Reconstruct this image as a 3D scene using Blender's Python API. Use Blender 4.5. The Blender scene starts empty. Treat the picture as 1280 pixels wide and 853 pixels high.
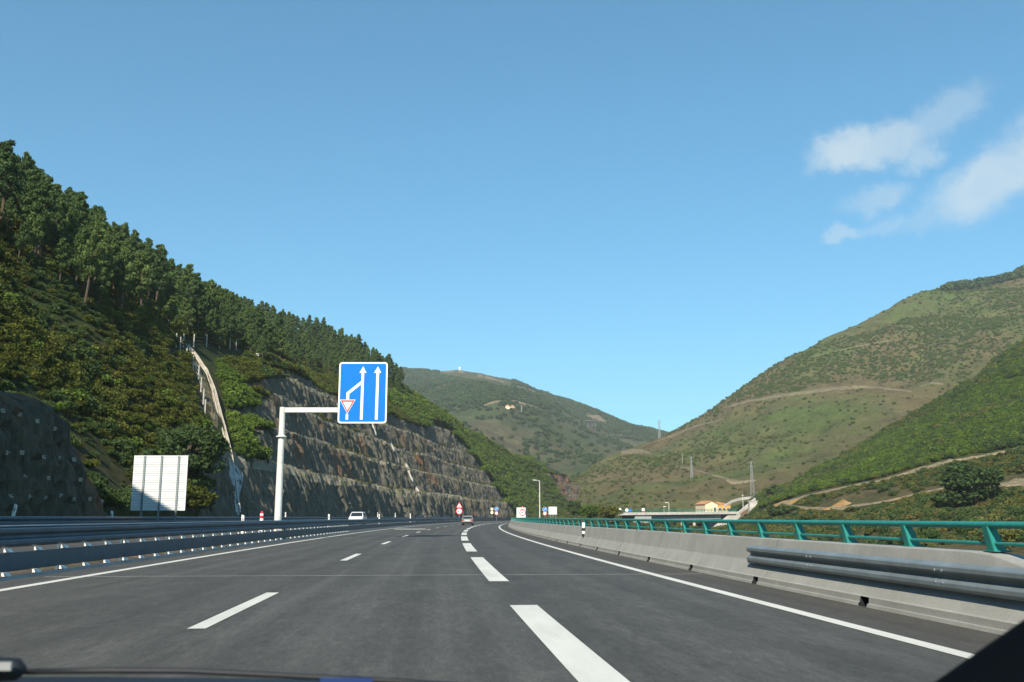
import bpy, bmesh, math, random
import numpy as np
from mathutils import Vector, Matrix
from mathutils.bvhtree import BVHTree

random.seed(7)
rng = np.random.default_rng(11)
scene = bpy.context.scene
COL = scene.collection
R = math.radians

# ------------------------------------------------------------------ camera
FPX = 1200.0                     # focal length in photo pixels (1280 wide)
PITCH = math.atan(220.5 / FPX)
CAMZ = 1.2
cam_d = bpy.data.cameras.new('camera')
cam = bpy.data.objects.new('camera', cam_d)
COL.objects.link(cam)
cam.location = (0, 0, CAMZ)
cam.rotation_euler = (math.pi / 2 + PITCH, 0, 0)
cam_d.sensor_width = 36.0
cam_d.lens = 36.0 * FPX / 1280.0
cam_d.clip_start = 0.05
cam_d.clip_end = 20000
cam_d.dof.use_dof = True
cam_d.dof.focus_distance = 90.0
cam_d.dof.aperture_fstop = 9.0
scene.camera = cam

# ------------------------------------------------------------------ sun and sky
SUN_AZ = 15.0                    # degrees to the left of straight behind the camera
SUN_EL = 36.0
sun_d = bpy.data.lights.new('sun', 'SUN')
sun_d.energy = 5.0
sun_d.angle = R(0.53)
sun_d.color = (1.0, 0.91, 0.76)
sun = bpy.data.objects.new('sun', sun_d)
COL.objects.link(sun)
to_sun = Vector((-math.sin(R(SUN_AZ)) * math.cos(R(SUN_EL)), -math.cos(R(SUN_AZ)) * math.cos(R(SUN_EL)), math.sin(R(SUN_EL))))
sun.rotation_euler = to_sun.to_track_quat('Z', 'Y').to_euler()
sun.location = (-40, -60, 80)

world = bpy.data.worlds.new('World')
scene.world = world
world.use_nodes = True
wn, wl = world.node_tree.nodes, world.node_tree.links
wn.clear()


def at(x, y, Y):
    """photo pixel + distance along the road axis -> point in the world"""
    r, u = x - 640.0, 426.5 - y
    c, s = math.cos(PITCH), math.sin(PITCH)
    d = (r, FPX * c - u * s, FPX * s + u * c)
    k = Y / d[1]
    return Vector((d[0] * k, Y, CAMZ + d[2] * k))


def ray(x, y):
    r, u = x - 640.0, 426.5 - y
    c, s = math.cos(PITCH), math.sin(PITCH)
    return Vector((r, FPX * c - u * s, FPX * s + u * c)).normalized()


def project(P):
    """world points (n,3) -> photo pixels"""
    P = np.asarray(P, float)
    c, s = math.cos(PITCH), math.sin(PITCH)
    d = P - np.array([0, 0, CAMZ])
    dep = d[:, 1] * c + d[:, 2] * s
    up = -d[:, 1] * s + d[:, 2] * c
    dep = np.where(np.abs(dep) < 1e-3, 1e-3, dep)
    return 640 + FPX * d[:, 0] / dep, 426.5 - FPX * up / dep, dep


def build_world():
    out = wn.new('ShaderNodeOutputWorld')
    bg = wn.new('ShaderNodeBackground')
    bg.inputs['Strength'].default_value = 0.108
    sky = wn.new('ShaderNodeTexSky')
    sky.sky_type = 'NISHITA'
    sky.sun_disc = False
    sky.sun_elevation = R(SUN_EL)
    sky.sun_rotation = math.atan2(to_sun.x, to_sun.y)
    sky.altitude = 1200
    sky.air_density = 1.0
    sky.dust_density = 0.1
    sky.ozone_density = 1.0
    tc = wn.new('ShaderNodeTexCoord')

    def vm(op, a, b=None):
        n = wn.new('ShaderNodeVectorMath')
        n.operation = op
        for i, v in enumerate((a, b)):
            if v is None:
                continue
            if hasattr(v, 'type'):
                wl.new(v, n.inputs[i])
            else:
                n.inputs[i].default_value = v
        return n

    def ma(op, a, b=None, clamp=False):
        n = wn.new('ShaderNodeMath')
        n.operation = op
        n.use_clamp = clamp
        for i, v in enumerate((a, b)):
            if v is None:
                continue
            if hasattr(v, 'type'):
                wl.new(v, n.inputs[i])
            else:
                n.inputs[i].default_value = v
        return n.outputs[0]
    # a small bank of fair weather clouds, fixed to one direction of the sky
    F = ray(1140, 220)
    Rt = F.cross(Vector((0, 0, 1))).normalized()
    U = Rt.cross(F).normalized()
    g = tc.outputs['Generated']
    dF = ma('MAXIMUM', vm('DOT_PRODUCT', g, F).outputs['Value'], 0.05)
    uu = ma('DIVIDE', vm('DOT_PRODUCT', g, Rt).outputs['Value'], dF)
    vv = ma('DIVIDE', vm('DOT_PRODUCT', g, U).outputs['Value'], dF)
    cmb = wn.new('ShaderNodeCombineXYZ')
    wl.new(uu, cmb.inputs[0])
    wl.new(vv, cmb.inputs[1])
    nz = wn.new('ShaderNodeTexNoise')
    nz.inputs['Scale'].default_value = 26
    nz.inputs['Detail'].default_value = 7
    nz.inputs['Roughness'].default_value = 0.66
    wl.new(cmb.outputs[0], nz.inputs['Vector'])
    wob = vm('SCALE', vm('SUBTRACT', nz.outputs['Color'], (0.5, 0.5, 0.5)).outputs[0])
    wob.inputs['Scale'].default_value = 0.05
    pos = vm('ADD', cmb.outputs[0], wob.outputs[0]).outputs[0]
    total = None
    # centre px, half size px, rotation, weight
    for (cx_, cy_, a_, b_, rot, wgt) in ((1060, 188, 62, 30, 4, 1.0), (1110, 180, 70, 34, 12, .95), (1150, 196, 34, 26, 0, .75), (1178, 145, 80, 34, 30, .5),
                                         (1096, 247, 56, 22, 8, .55), (1052, 295, 34, 13, 8, .62), (1100, 280, 40, 14, 10, .35), (1238, 228, 100, 48, 27, .98), (1310, 185, 110, 64, 28, .95),
                                         (1160, 270, 60, 22, 10, .3)):
        d0 = ray(cx_, cy_)
        q = d0.dot(F)
        c0 = (d0.dot(Rt) / q, d0.dot(U) / q)
        s1 = (ray(cx_ + 10, cy_) - d0).length / 10
        sub = vm('SUBTRACT', pos, (c0[0], c0[1], 0)).outputs[0]
        ro = wn.new('ShaderNodeVectorRotate')
        ro.rotation_type = 'Z_AXIS'
        ro.inputs['Angle'].default_value = -R(rot)
        wl.new(sub, ro.inputs['Vector'])
        sc_ = vm('MULTIPLY', ro.outputs[0], (1 / (a_ * s1), 1 / (b_ * s1), 0)).outputs[0]
        ln = vm('LENGTH', sc_).outputs['Value']
        mr = wn.new('ShaderNodeMapRange')
        mr.interpolation_type = 'SMOOTHSTEP'
        mr.inputs['From Min'].default_value = 1.15
        mr.inputs['From Max'].default_value = 0.35
        mr.inputs['To Min'].default_value = 0
        mr.inputs['To Max'].default_value = wgt
        wl.new(ln, mr.inputs['Value'])
        total = mr.outputs[0] if total is None else ma('MAXIMUM', total, mr.outputs[0])
    n2 = wn.new('ShaderNodeTexNoise')
    n2.inputs['Scale'].default_value = 14
    n2.inputs['Detail'].default_value = 6
    n2.inputs['Roughness'].default_value = 0.6
    wl.new(pos, n2.inputs['Vector'])
    br = ma('ADD', ma('MULTIPLY', n2.outputs['Fac'], 1.1), 0.22)
    cov = ma('MULTIPLY', ma('MULTIPLY', total, br, True), 0.78, True)
    tint = wn.new('ShaderNodeMixRGB')
    tint.blend_type = 'MULTIPLY'
    tint.inputs['Fac'].default_value = 1.0
    tint.inputs['Color2'].default_value = (0.53, 1.22, 1.44, 1)
    gm_ = wn.new('ShaderNodeGamma')          # flattens the sky's brightness between zenith and horizon
    gm_.inputs['Gamma'].default_value = 0.79
    wl.new(sky.outputs[0], gm_.inputs['Color'])
    wl.new(gm_.outputs[0], tint.inputs['Color1'])
    mix = wn.new('ShaderNodeMixRGB')
    wl.new(cov, mix.inputs['Fac'])
    wl.new(tint.outputs[0], mix.inputs['Color1'])
    mix.inputs['Color2'].default_value = (4.6, 5.2, 5.4, 1)
    wl.new(mix.outputs[0], bg.inputs['Color'])
    wl.new(bg.outputs[0], out.inputs['Surface'])


build_world()
vs = scene.view_settings
vs.view_transform = 'Standard'
vs.look = 'None'
vs.exposure = 0.58
vs.gamma = 1.0
vs.use_curve_mapping = False
cy = scene.cycles
cy.use_denoising = True
cy.max_bounces = 6
cy.diffuse_bounces = 3
cy.glossy_bounces = 2
cy.transmission_bounces = 4
cy.volume_bounces = 0
cy.transparent_max_bounces = 8
cy.caustics_reflective = False
cy.caustics_refractive = False

# ------------------------------------------------------------------ noise in numpy
_perm = np.random.default_rng(5).permutation(512).astype(np.int64)
_val = np.random.default_rng(6).random(512)


def vnoise(x, y, z=None):
    x = np.asarray(x, float); y = np.asarray(y, float)
    z = np.zeros_like(x) if z is None else np.asarray(z, float) + 0 * x
    xi, yi, zi = np.floor(x).astype(np.int64), np.floor(y).astype(np.int64), np.floor(z).astype(np.int64)
    fx, fy, fz = x - xi, y - yi, z - zi
    fx, fy, fz = fx * fx * (3 - 2 * fx), fy * fy * (3 - 2 * fy), fz * fz * (3 - 2 * fz)

    def h(a, b, c):
        return _val[(_perm[(_perm[(_perm[a & 511] + b) & 511] + c) & 511])]
    r = 0
    for dx in (0, 1):
        for dy in (0, 1):
            for dz in (0, 1):
                w = (fx if dx else 1 - fx) * (fy if dy else 1 - fy) * (fz if dz else 1 - fz)
                r = r + w * h(xi + dx, yi + dy, zi + dz)
    return r * 2 - 1


def fbm(x, y, z=None, octv=4, gain=0.5):
    r, a, k = 0, 1.0, 1.0
    for i in range(octv):
        r = r + a * vnoise(np.asarray(x) * k + 17.3 * i, np.asarray(y) * k + 5.1 * i, None if z is None else np.asarray(z) * k)
        a *= gain; k *= 2.03
    return r


def sstep(a, b, x):
    t = np.clip((np.asarray(x, float) - a) / (b - a), 0, 1)
    return t * t * (3 - 2 * t)


# ------------------------------------------------------------------ materials
MATS = {}


def new_mat(name):
    m = bpy.data.materials.new(name)
    m.use_nodes = True
    n, l = m.node_tree.nodes, m.node_tree.links
    b = n['Principled BSDF']
    MATS[name] = m
    return m, n, l, b


def plain(name, col, rough=0.6, metal=0.0, spec=0.4, var=0.12, scale=3.0, bump=0.0):
    """paint / plastic / metal with a little grime"""
    m, n, l, b = new_mat(name)
    tc = n.new('ShaderNodeTexCoord')
    nz = n.new('ShaderNodeTexNoise')
    nz.inputs['Scale'].default_value = scale
    nz.inputs['Detail'].default_value = 6
    nz.inputs['Roughness'].default_value = 0.65
    l.new(tc.outputs['Object'], nz.inputs['Vector'])
    cr = n.new('ShaderNodeValToRGB')
    cr.color_ramp.elements[0].position = 0.3
    cr.color_ramp.elements[1].position = 0.7
    cr.color_ramp.elements[0].color = [c * (1 - var) for c in col] + [1]
    cr.color_ramp.elements[1].color = [min(1, c * (1 + var)) for c in col] + [1]
    l.new(nz.outputs['Fac'], cr.inputs['Fac'])
    l.new(cr.outputs['Color'], b.inputs['Base Color'])
    b.inputs['Roughness'].default_value = rough
    b.inputs['Metallic'].default_value = metal
    b.inputs['Specular IOR Level'].default_value = spec
    if bump:
        bp = n.new('ShaderNodeBump')
        bp.inputs['Strength'].default_value = bump
        bp.inputs['Distance'].default_value = 0.02
        l.new(nz.outputs['Fac'], bp.inputs['Height'])
        l.new(bp.outputs['Normal'], b.inputs['Normal'])
    return m


class NB:
    """tiny node builder"""
    def __init__(s, name):
        s.m, s.n, s.l, s.b = new_mat(name)
        s.tc = s.n.new('ShaderNodeTexCoord')

    def map(s, src, scale=(1, 1, 1), rot=(0, 0, 0), loc=(0, 0, 0)):
        k = s.n.new('ShaderNodeMapping')
        k.inputs['Scale'].default_value = scale
        k.inputs['Rotation'].default_value = rot
        k.inputs['Location'].default_value = loc
        s.l.new(src, k.inputs['Vector'])
        return k.outputs[0]

    def noise(s, vec, scale, detail=5, rough=0.6, dist=0.0):
        k = s.n.new('ShaderNodeTexNoise')
        k.inputs['Scale'].default_value = scale
        k.inputs['Detail'].default_value = detail
        k.inputs['Roughness'].default_value = rough
        k.inputs['Distortion'].default_value = dist
        s.l.new(vec, k.inputs['Vector'])
        return k.outputs['Fac']

    def ramp(s, fac, stops):
        k = s.n.new('ShaderNodeValToRGB')
        e = k.color_ramp.elements
        while len(e) < len(stops):
            e.new(0.5)
        for i, (p, c) in enumerate(stops):
            e[i].position = p
            e[i].color = (c, c, c, 1) if isinstance(c, (int, float)) else list(c) + [1]
        s.l.new(fac, k.inputs['Fac'])
        return k.outputs['Color']

    def mix(s, fac, a, b, mode='MIX'):
        k = s.n.new('ShaderNodeMixRGB')
        k.blend_type = mode
        for i, v in ((0, fac), (1, a), (2, b)):
            if hasattr(v, 'type'):
                s.l.new(v, k.inputs[i])
            elif i == 0:
                k.inputs[0].default_value = v
            else:
                k.inputs[i].default_value = list(v) + [1]
        return k.outputs[0]

    def math(s, op, a, b=0.0, clamp=False):
        k = s.n.new('ShaderNodeMath')
        k.operation = op
        k.use_clamp = clamp
        for i, v in ((0, a), (1, b)):
            if hasattr(v, 'type'):
                s.l.new(v, k.inputs[i])
            else:
                k.inputs[i].default_value = v
        return k.outputs[0]

    def bump(s, h, strength, dist):
        k = s.n.new('ShaderNodeBump')
        k.inputs['Strength'].default_value = strength
        k.inputs['Distance'].default_value = dist
        s.l.new(h, k.inputs['Height'])
        s.l.new(k.outputs['Normal'], s.b.inputs['Normal'])

    def done(s, col, rough=0.9, spec=0.2):
        s.l.new(col, s.b.inputs['Base Color'])
        if hasattr(rough, 'type'):
            s.l.new(rough, s.b.inputs['Roughness'])
        else:
            s.b.inputs['Roughness'].default_value = rough
        s.b.inputs['Specular IOR Level'].default_value = spec
        return s.m


def mat_asphalt():
    k = NB('asphalt')
    uv = k.tc.outputs['UV']                       # u = metres across, v = metres along
    grain = k.noise(k.map(uv, (1, .6, 1)), 42, 3, 0.7)
    speck = k.noise(k.map(uv, (1, .5, 1)), 70, 2, 0.5)
    blot = k.noise(k.map(uv, (0.5, 0.22, 1)), 1.0, 6, 0.65)
    streak = k.noise(k.map(uv, (1.9, 0.03, 1)), 1.0, 4, 0.55)
    scuff = k.noise(k.map(uv, (2.2, 0.5, 1), rot=(0, 0, 0.12)), 1.0, 7, 0.75)
    base = k.ramp(blot, [(0.3, (0.056, 0.055, 0.049)), (0.7, (0.076, 0.074, 0.067))])
    c = k.mix(k.math('MULTIPLY', k.ramp(streak, [(0.48, 0.0), (0.75, 1.0)]), 0.45), base, (0.118, 0.116, 0.106))
    c = k.mix(k.math('MULTIPLY', k.ramp(scuff, [(0.48, 0.0), (0.72, 1.0)]), 0.42), c, (0.145, 0.142, 0.13))
    sep = k.n.new('ShaderNodeSeparateXYZ')
    k.l.new(uv, sep.inputs[0])
    # dustier brown shoulder to the right of the edge line
    sh = k.math('MULTIPLY', k.math('SUBTRACT', sep.outputs[0], 3.5), 6.0, True)
    c = k.mix(k.math('MULTIPLY', sh, 0.6), c, (0.070, 0.064, 0.055))
    c = k.mix(1.0, c, k.ramp(grain, [(0.25, 0.68), (0.75, 1.32)]), 'MULTIPLY')
    c = k.mix(k.math('MULTIPLY', k.ramp(speck, [(0.66, 0.0), (0.72, 1.0)]), 0.5), c, (0.22, 0.22, 0.21))
    g2 = k.noise(k.map(uv, (1, .22, 1)), 13, 3, 0.75)
    c = k.mix(1.0, c, k.ramp(g2, [(0.3, 0.80), (0.7, 1.2)]), 'MULTIPLY')
    tw = k.noise(k.map(uv, (1.1, 0.004, 1)), 1.0, 2, 0.5)
    c = k.mix(1.0, c, k.ramp(tw, [(0.35, 0.86), (0.65, 1.14)]), 'MULTIPLY')
    k.bump(grain, 0.35, 0.006)
    return k.done(c, 0.82, 0.3)


def mat_concrete():
    k = NB('concrete')
    uv = k.tc.outputs['UV']
    o = k.tc.outputs['Object']
    big = k.noise(o, 0.9, 6, 0.65)
    drip = k.noise(k.map(uv, (0.5, 1.1, 1)), 1.0, 7, 0.72, 0.4)
    fine = k.noise(o, 30, 5, 0.7)
    c = k.ramp(big, [(0.28, (0.27, 0.272, 0.25)), (0.72, (0.36, 0.362, 0.335))])
    c = k.mix(k.math('MULTIPLY', k.ramp(drip, [(0.5, 0.0), (0.75, 1.0)]), 0.5), c, (0.44, 0.435, 0.415))
    c = k.mix(k.math('MULTIPLY', k.ramp(drip, [(0.22, 1.0), (0.42, 0.0)]), 0.35), c, (0.17, 0.168, 0.155))
    c = k.mix(1.0, c, k.ramp(fine, [(0.3, 0.88), (0.7, 1.1)]), 'MULTIPLY')
    k.bump(fine, 0.2, 0.01)
    return k.done(c, 0.85, 0.25)


def mat_rock(name='rock', dark=1.0, rust=1.0):
    k = NB(name)
    o = k.tc.outputs['Object']
    vert = k.noise(k.map(o, (1.5, 1.5, 0.17)), 1.0, 9, 0.72, 0.4)
    big = k.noise(o, 0.06, 5, 0.6)
    fine = k.noise(k.map(o, (2.6, 2.6, 0.8)), 1.0, 8, 0.78)
    c = k.ramp(vert, [(0.3, (0.045 * dark, 0.042 * dark, 0.034 * dark)), (0.47, (0.145 * dark, 0.132 * dark, 0.10 * dark)), (0.6, (0.20 * dark, 0.18 * dark, 0.135 * dark)), (0.74, (0.30 * dark, 0.27 * dark, 0.21 * dark))])
    c = k.mix(1.0, c, k.ramp(fine, [(0.25, 0.45), (0.5, 1.0), (0.75, 1.5)]), 'MULTIPLY')
    c = k.mix(k.math('MULTIPLY', k.ramp(big, [(0.5, 0.0), (0.62, 1.0)]), 0.4), c, (0.12, 0.11, 0.06))
    rv = k.noise(k.map(o, (0.05, 0.05, 0.022), loc=(3.1, 7.7, 0.4)), 1.0, 6, 0.7)
    c = k.mix(k.math('MULTIPLY', k.ramp(rv, [(0.56 if rust < 2 else 0.40, 0.0), (0.66 if rust < 2 else 0.6, 1.0)]), min(0.75, 0.7 * rust)), c, (0.27, 0.105, 0.035))
    k.bump(fine, 0.9, 0.35)
    return k.done(c, 0.92, 0.15)


def mat_soil(name, greens, browns, scale=0.05, bump=0.6, thr=0.5, fine_scale=0.9, rocks=0.0, bdist=0.6):
    k = NB(name)
    o = k.tc.outputs['Object']
    big = k.noise(o, scale, 6, 0.62)
    mid = k.noise(o, scale * 7, 6, 0.65)
    fine = k.noise(o, fine_scale, 6, 0.75)
    g = k.ramp(fine, [(0.3, greens[0]), (0.7, greens[1])])
    br = k.ramp(fine, [(0.3, browns[0]), (0.7, browns[1])])
    c = k.mix(k.ramp(big, [(thr - 0.1, 0.0), (thr + 0.1, 1.0)]), g, br)
    c = k.mix(1.0, c, k.ramp(mid, [(0.3, 0.7), (0.7, 1.3)]), 'MULTIPLY')
    if rocks:
        rk = k.noise(o, scale * 11, 7, 0.75)
        c = k.mix(k.math('MULTIPLY', k.ramp(rk, [(0.66, 0.0), (0.72, 1.0)]), rocks), c, (0.26, 0.23, 0.19))
    k.bump(fine, bump, bdist)
    return k.done(c, 0.95, 0.1)


def mat_leaf(name, c0, c1, c2, trans=0.25):
    k = NB(name)
    oi = k.n.new('ShaderNodeObjectInfo')
    geo = k.n.new('ShaderNodeNewGeometry')
    a = k.ramp(oi.outputs['Random'], [(0.0, c0), (0.5, c1), (1.0, c2)])
    v = k.ramp(geo.outputs['Random Per Island'], [(0.0, 0.65), (1.0, 1.35)])
    c = k.mix(1.0, a, v, 'MULTIPLY')
    k.done(c, 0.7, 0.2)
    tr = k.n.new('ShaderNodeBsdfTranslucent')
    k.l.new(c, tr.inputs['Color'])
    mx = k.n.new('ShaderNodeMixShader')
    mx.inputs[0].default_value = trans
    k.l.new(k.b.outputs[0], mx.inputs[1])
    k.l.new(tr.outputs[0], mx.inputs[2])
    k.l.new(mx.outputs[0], k.n['Material Output'].inputs['Surface'])
    return k.m


mat_asphalt()
mat_concrete()
mat_rock('rock', 0.88)
mat_rock('rust_rock', 1.15, 3.0)
mat_rock('dark_rock', 0.6, 1.2)  # outcrop rock, darkened to carry its shade in the colour
mat_soil('hill_soil', ((0.022, 0.032, 0.010), (0.05, 0.065, 0.02)), ((0.05, 0.04, 0.02), (0.11, 0.085, 0.045)), 0.04, 0.7, 0.56)
mat_soil('bench_gravel', ((0.10, 0.10, 0.055), (0.18, 0.17, 0.10)), ((0.18, 0.16, 0.115), (0.29, 0.26, 0.20)), 0.12, 0.6, 0.45)
mat_soil('heath', ((0.050, 0.076, 0.016), (0.105, 0.138, 0.036)), ((0.086, 0.074, 0.030), (0.155, 0.120, 0.056)), 0.0075, 0.9, 0.465, 0.24, 0.55, 2.5)
mat_soil('track_earth', ((0.10, 0.095, 0.05), (0.19, 0.16, 0.10)), ((0.13, 0.105, 0.06), (0.22, 0.175, 0.11)), 0.05, 0.5, 0.5, 0.5)
mat_soil('green_slope', ((0.024, 0.042, 0.010), (0.055, 0.080, 0.022)), ((0.075, 0.062, 0.028), (0.15, 0.115, 0.06)), 0.02, 0.8, 0.52, 0.4, 0.3, 1.5)
mat_soil('far_slope', ((0.034, 0.056, 0.018), (0.085, 0.108, 0.036)), ((0.065, 0.066, 0.028), (0.14, 0.12, 0.066)), 0.0045, 0.9, 0.53, 0.13, 0.6, 5.0)
mat_soil('dirt', ((0.16, 0.135, 0.085), (0.27, 0.23, 0.15)), ((0.20, 0.145, 0.085), (0.33, 0.24, 0.14)), 0.08, 0.5, 0.5, 1.2)
mat_soil('ochre_earth', ((0.30, 0.16, 0.05), (0.42, 0.24, 0.09)), ((0.34, 0.20, 0.08), (0.50, 0.32, 0.14)), 0.2, 0.5, 0.5, 1.5)
mat_soil('brown_earth', ((0.14, 0.09, 0.05), (0.22, 0.15, 0.09)), ((0.16, 0.10, 0.06), (0.24, 0.16, 0.10)), 0.2, 0.5, 0.5, 1.5)
mat_soil('verge', ((0.05, 0.05, 0.025), (0.10, 0.09, 0.05)), ((0.12, 0.10, 0.07), (0.2, 0.175, 0.13)), 0.2, 0.4, 0.45, 2.0)
mat_leaf('pine_needles', (0.069, 0.120, 0.037), (0.094, 0.152, 0.043), (0.132, 0.189, 0.052), 0.3)
mat_leaf('scrub_leaves', (0.065, 0.083, 0.013), (0.096, 0.113, 0.017), (0.137, 0.140, 0.023), 0.35)
mat_leaf('green_leaves', (0.069, 0.122, 0.016), (0.096, 0.157, 0.020), (0.138, 0.192, 0.030), 0.25)
mat_leaf('dark_leaves', (0.052, 0.089, 0.026), (0.067, 0.109, 0.031), (0.086, 0.128, 0.037), 0.3)
mat_leaf('heath_leaves', (0.102, 0.118, 0.026), (0.141, 0.150, 0.036), (0.180, 0.160, 0.051), 0.35)
plain('bark', (0.10, 0.07, 0.05), 0.95, var=0.4, bump=0.6)
def mat_paint():
    k = NB('road_paint')
    uv = k.tc.outputs['UV']
    big = k.noise(k.map(uv, (2.0, .4, 1)), 1.0, 5, 0.6)
    chips = k.noise(k.map(uv, (1, .45, 1)), 28, 5, 0.75)
    c = k.ramp(big, [(0.3, (0.56, 0.555, 0.50)), (0.7, (0.70, 0.69, 0.63))])
    c = k.mix(k.math('MULTIPLY', k.ramp(chips, [(0.60, 0.0), (0.70, 1.0)]), 0.55), c, (0.20, 0.20, 0.185))
    return k.done(c, 0.75, 0.25)


mat_paint()
plain('galvanised', (0.23, 0.27, 0.285), 0.48, 0.35, var=0.2, scale=2)
plain('blue_grey_steel', (0.07, 0.112, 0.145), 0.5, 0.25, var=0.2, scale=1.5)
plain('bright_white', (0.86, 0.86, 0.82), 0.5, var=0.08)
plain('teal_paint', (0.022, 0.225, 0.195), 0.45, 0.0, var=0.15)
plain('white_paint', (0.80, 0.80, 0.77), 0.5, var=0.07)
plain('weathered_white', (0.66, 0.66, 0.62), 0.6, var=0.2, scale=1.6)
plain('sign_blue', (0.004, 0.175, 0.62), 0.6, spec=0.15, var=0.06)
plain('sign_white', (0.85, 0.85, 0.83), 0.5, var=0.04)
plain('sign_red', (0.60, 0.03, 0.04), 0.5, var=0.06)
plain('sign_cream', (0.78, 0.74, 0.50), 0.5, var=0.06)
plain('black_plastic', (0.012, 0.014, 0.018), 0.55, var=0.2)
plain('shaded_interior', (0.0022, 0.0035, 0.0055), 0.95, spec=0.03, var=0.1)  # near black stands for the shade of a car roof not built
plain('navy_blue', (0.006, 0.03, 0.14), 0.6)
plain('tyre', (0.015, 0.015, 0.016), 0.85)
plain('car_glass', (0.02, 0.025, 0.03), 0.08, spec=0.8)
plain('silver_paint', (0.27, 0.265, 0.26), 0.35, 0.3, var=0.04)
plain('white_car_paint', (0.78, 0.78, 0.76), 0.3, var=0.03)
plain('dark_car_paint', (0.03, 0.035, 0.045), 0.3, var=0.05)
plain('red_lamp', (0.5, 0.02, 0.02), 0.3)
plain('number_plate', (0.75, 0.73, 0.62), 0.5)
plain('aluminium', (0.80, 0.81, 0.81), 0.5, 0.1, var=0.04)
plain('steel_grey', (0.36, 0.37, 0.37), 0.5, 0.4, var=0.15)
plain('timber_post', (0.52, 0.49, 0.43), 0.9, var=0.25)
plain('dark_concrete', (0.10, 0.105, 0.10), 0.9)
plain('pale_concrete', (0.50, 0.48, 0.43), 0.85, var=0.2, scale=0.8)
plain('stained_concrete', (0.46, 0.41, 0.33), 0.9, var=0.3, scale=1.2, bump=0.5)
plain('shotcrete', (0.34, 0.36, 0.37), 0.9, var=0.35, scale=0.9, bump=0.6)
plain('deck_concrete', (0.40, 0.41, 0.38), 0.85, var=0.12, scale=0.5)
plain('cream_wall', (0.72, 0.62, 0.42), 0.85, var=0.06)
plain('ochre_wall', (0.62, 0.36, 0.11), 0.85, var=0.06)
plain('tile_roof', (0.50, 0.24, 0.10), 0.8, var=0.15)
plain('pale_stone', (0.34, 0.31, 0.26), 0.9, var=0.3)
plain('shaded_side', (0.16, 0.30, 0.29), 0.5)


# ------------------------------------------------------------------ object helpers
def tag(o, label=None, cat=None, group=None, kind=None):
    if label: o['label'] = label
    if cat: o['category'] = cat
    if group: o['group'] = group
    if kind: o['kind'] = kind
    return o


def empty(name, loc=(0, 0, 0), rz=0.0):
    o = bpy.data.objects.new(name, None)
    o.location = loc
    o.rotation_euler = (0, 0, rz)
    o.empty_display_size = 0.2
    COL.objects.link(o)
    return o


def link_mesh(name, me, parent=None):
    o = bpy.data.objects.new(name, me)
    COL.objects.link(o)
    if parent is not None:
        o.parent = parent
    return o


def np_mesh(name, V, F, mats, idx=None, smooth=False, uv=None):
    """V (n,3) array, F (m,4) or (m,3) int array"""
    V = np.asarray(V, np.float32); F = np.asarray(F, np.int32)
    me = bpy.data.meshes.new(name)
    me.vertices.add(len(V))
    me.vertices.foreach_set('co', V.ravel())
    k = F.shape[1]
    me.loops.add(len(F) * k)
    me.loops.foreach_set('vertex_index', F.ravel())
    me.polygons.add(len(F))
    me.polygons.foreach_set('loop_start', np.arange(0, len(F) * k, k, dtype=np.int32))
    if idx is not None:
        me.polygons.foreach_set('material_index', np.asarray(idx, np.int32))
    me.polygons.foreach_set('use_smooth', np.full(len(F), smooth))
    for m in (mats if isinstance(mats, (list, tuple)) else [mats]):
        me.materials.append(MATS[m])
    if uv is not None:
        ul = me.uv_layers.new(name='UVMap')
        ul.data.foreach_set('uv', np.asarray(uv, np.float32)[F.ravel()].ravel())
    me.update(calc_edges=True)
    me.validate()
    return me


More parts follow.
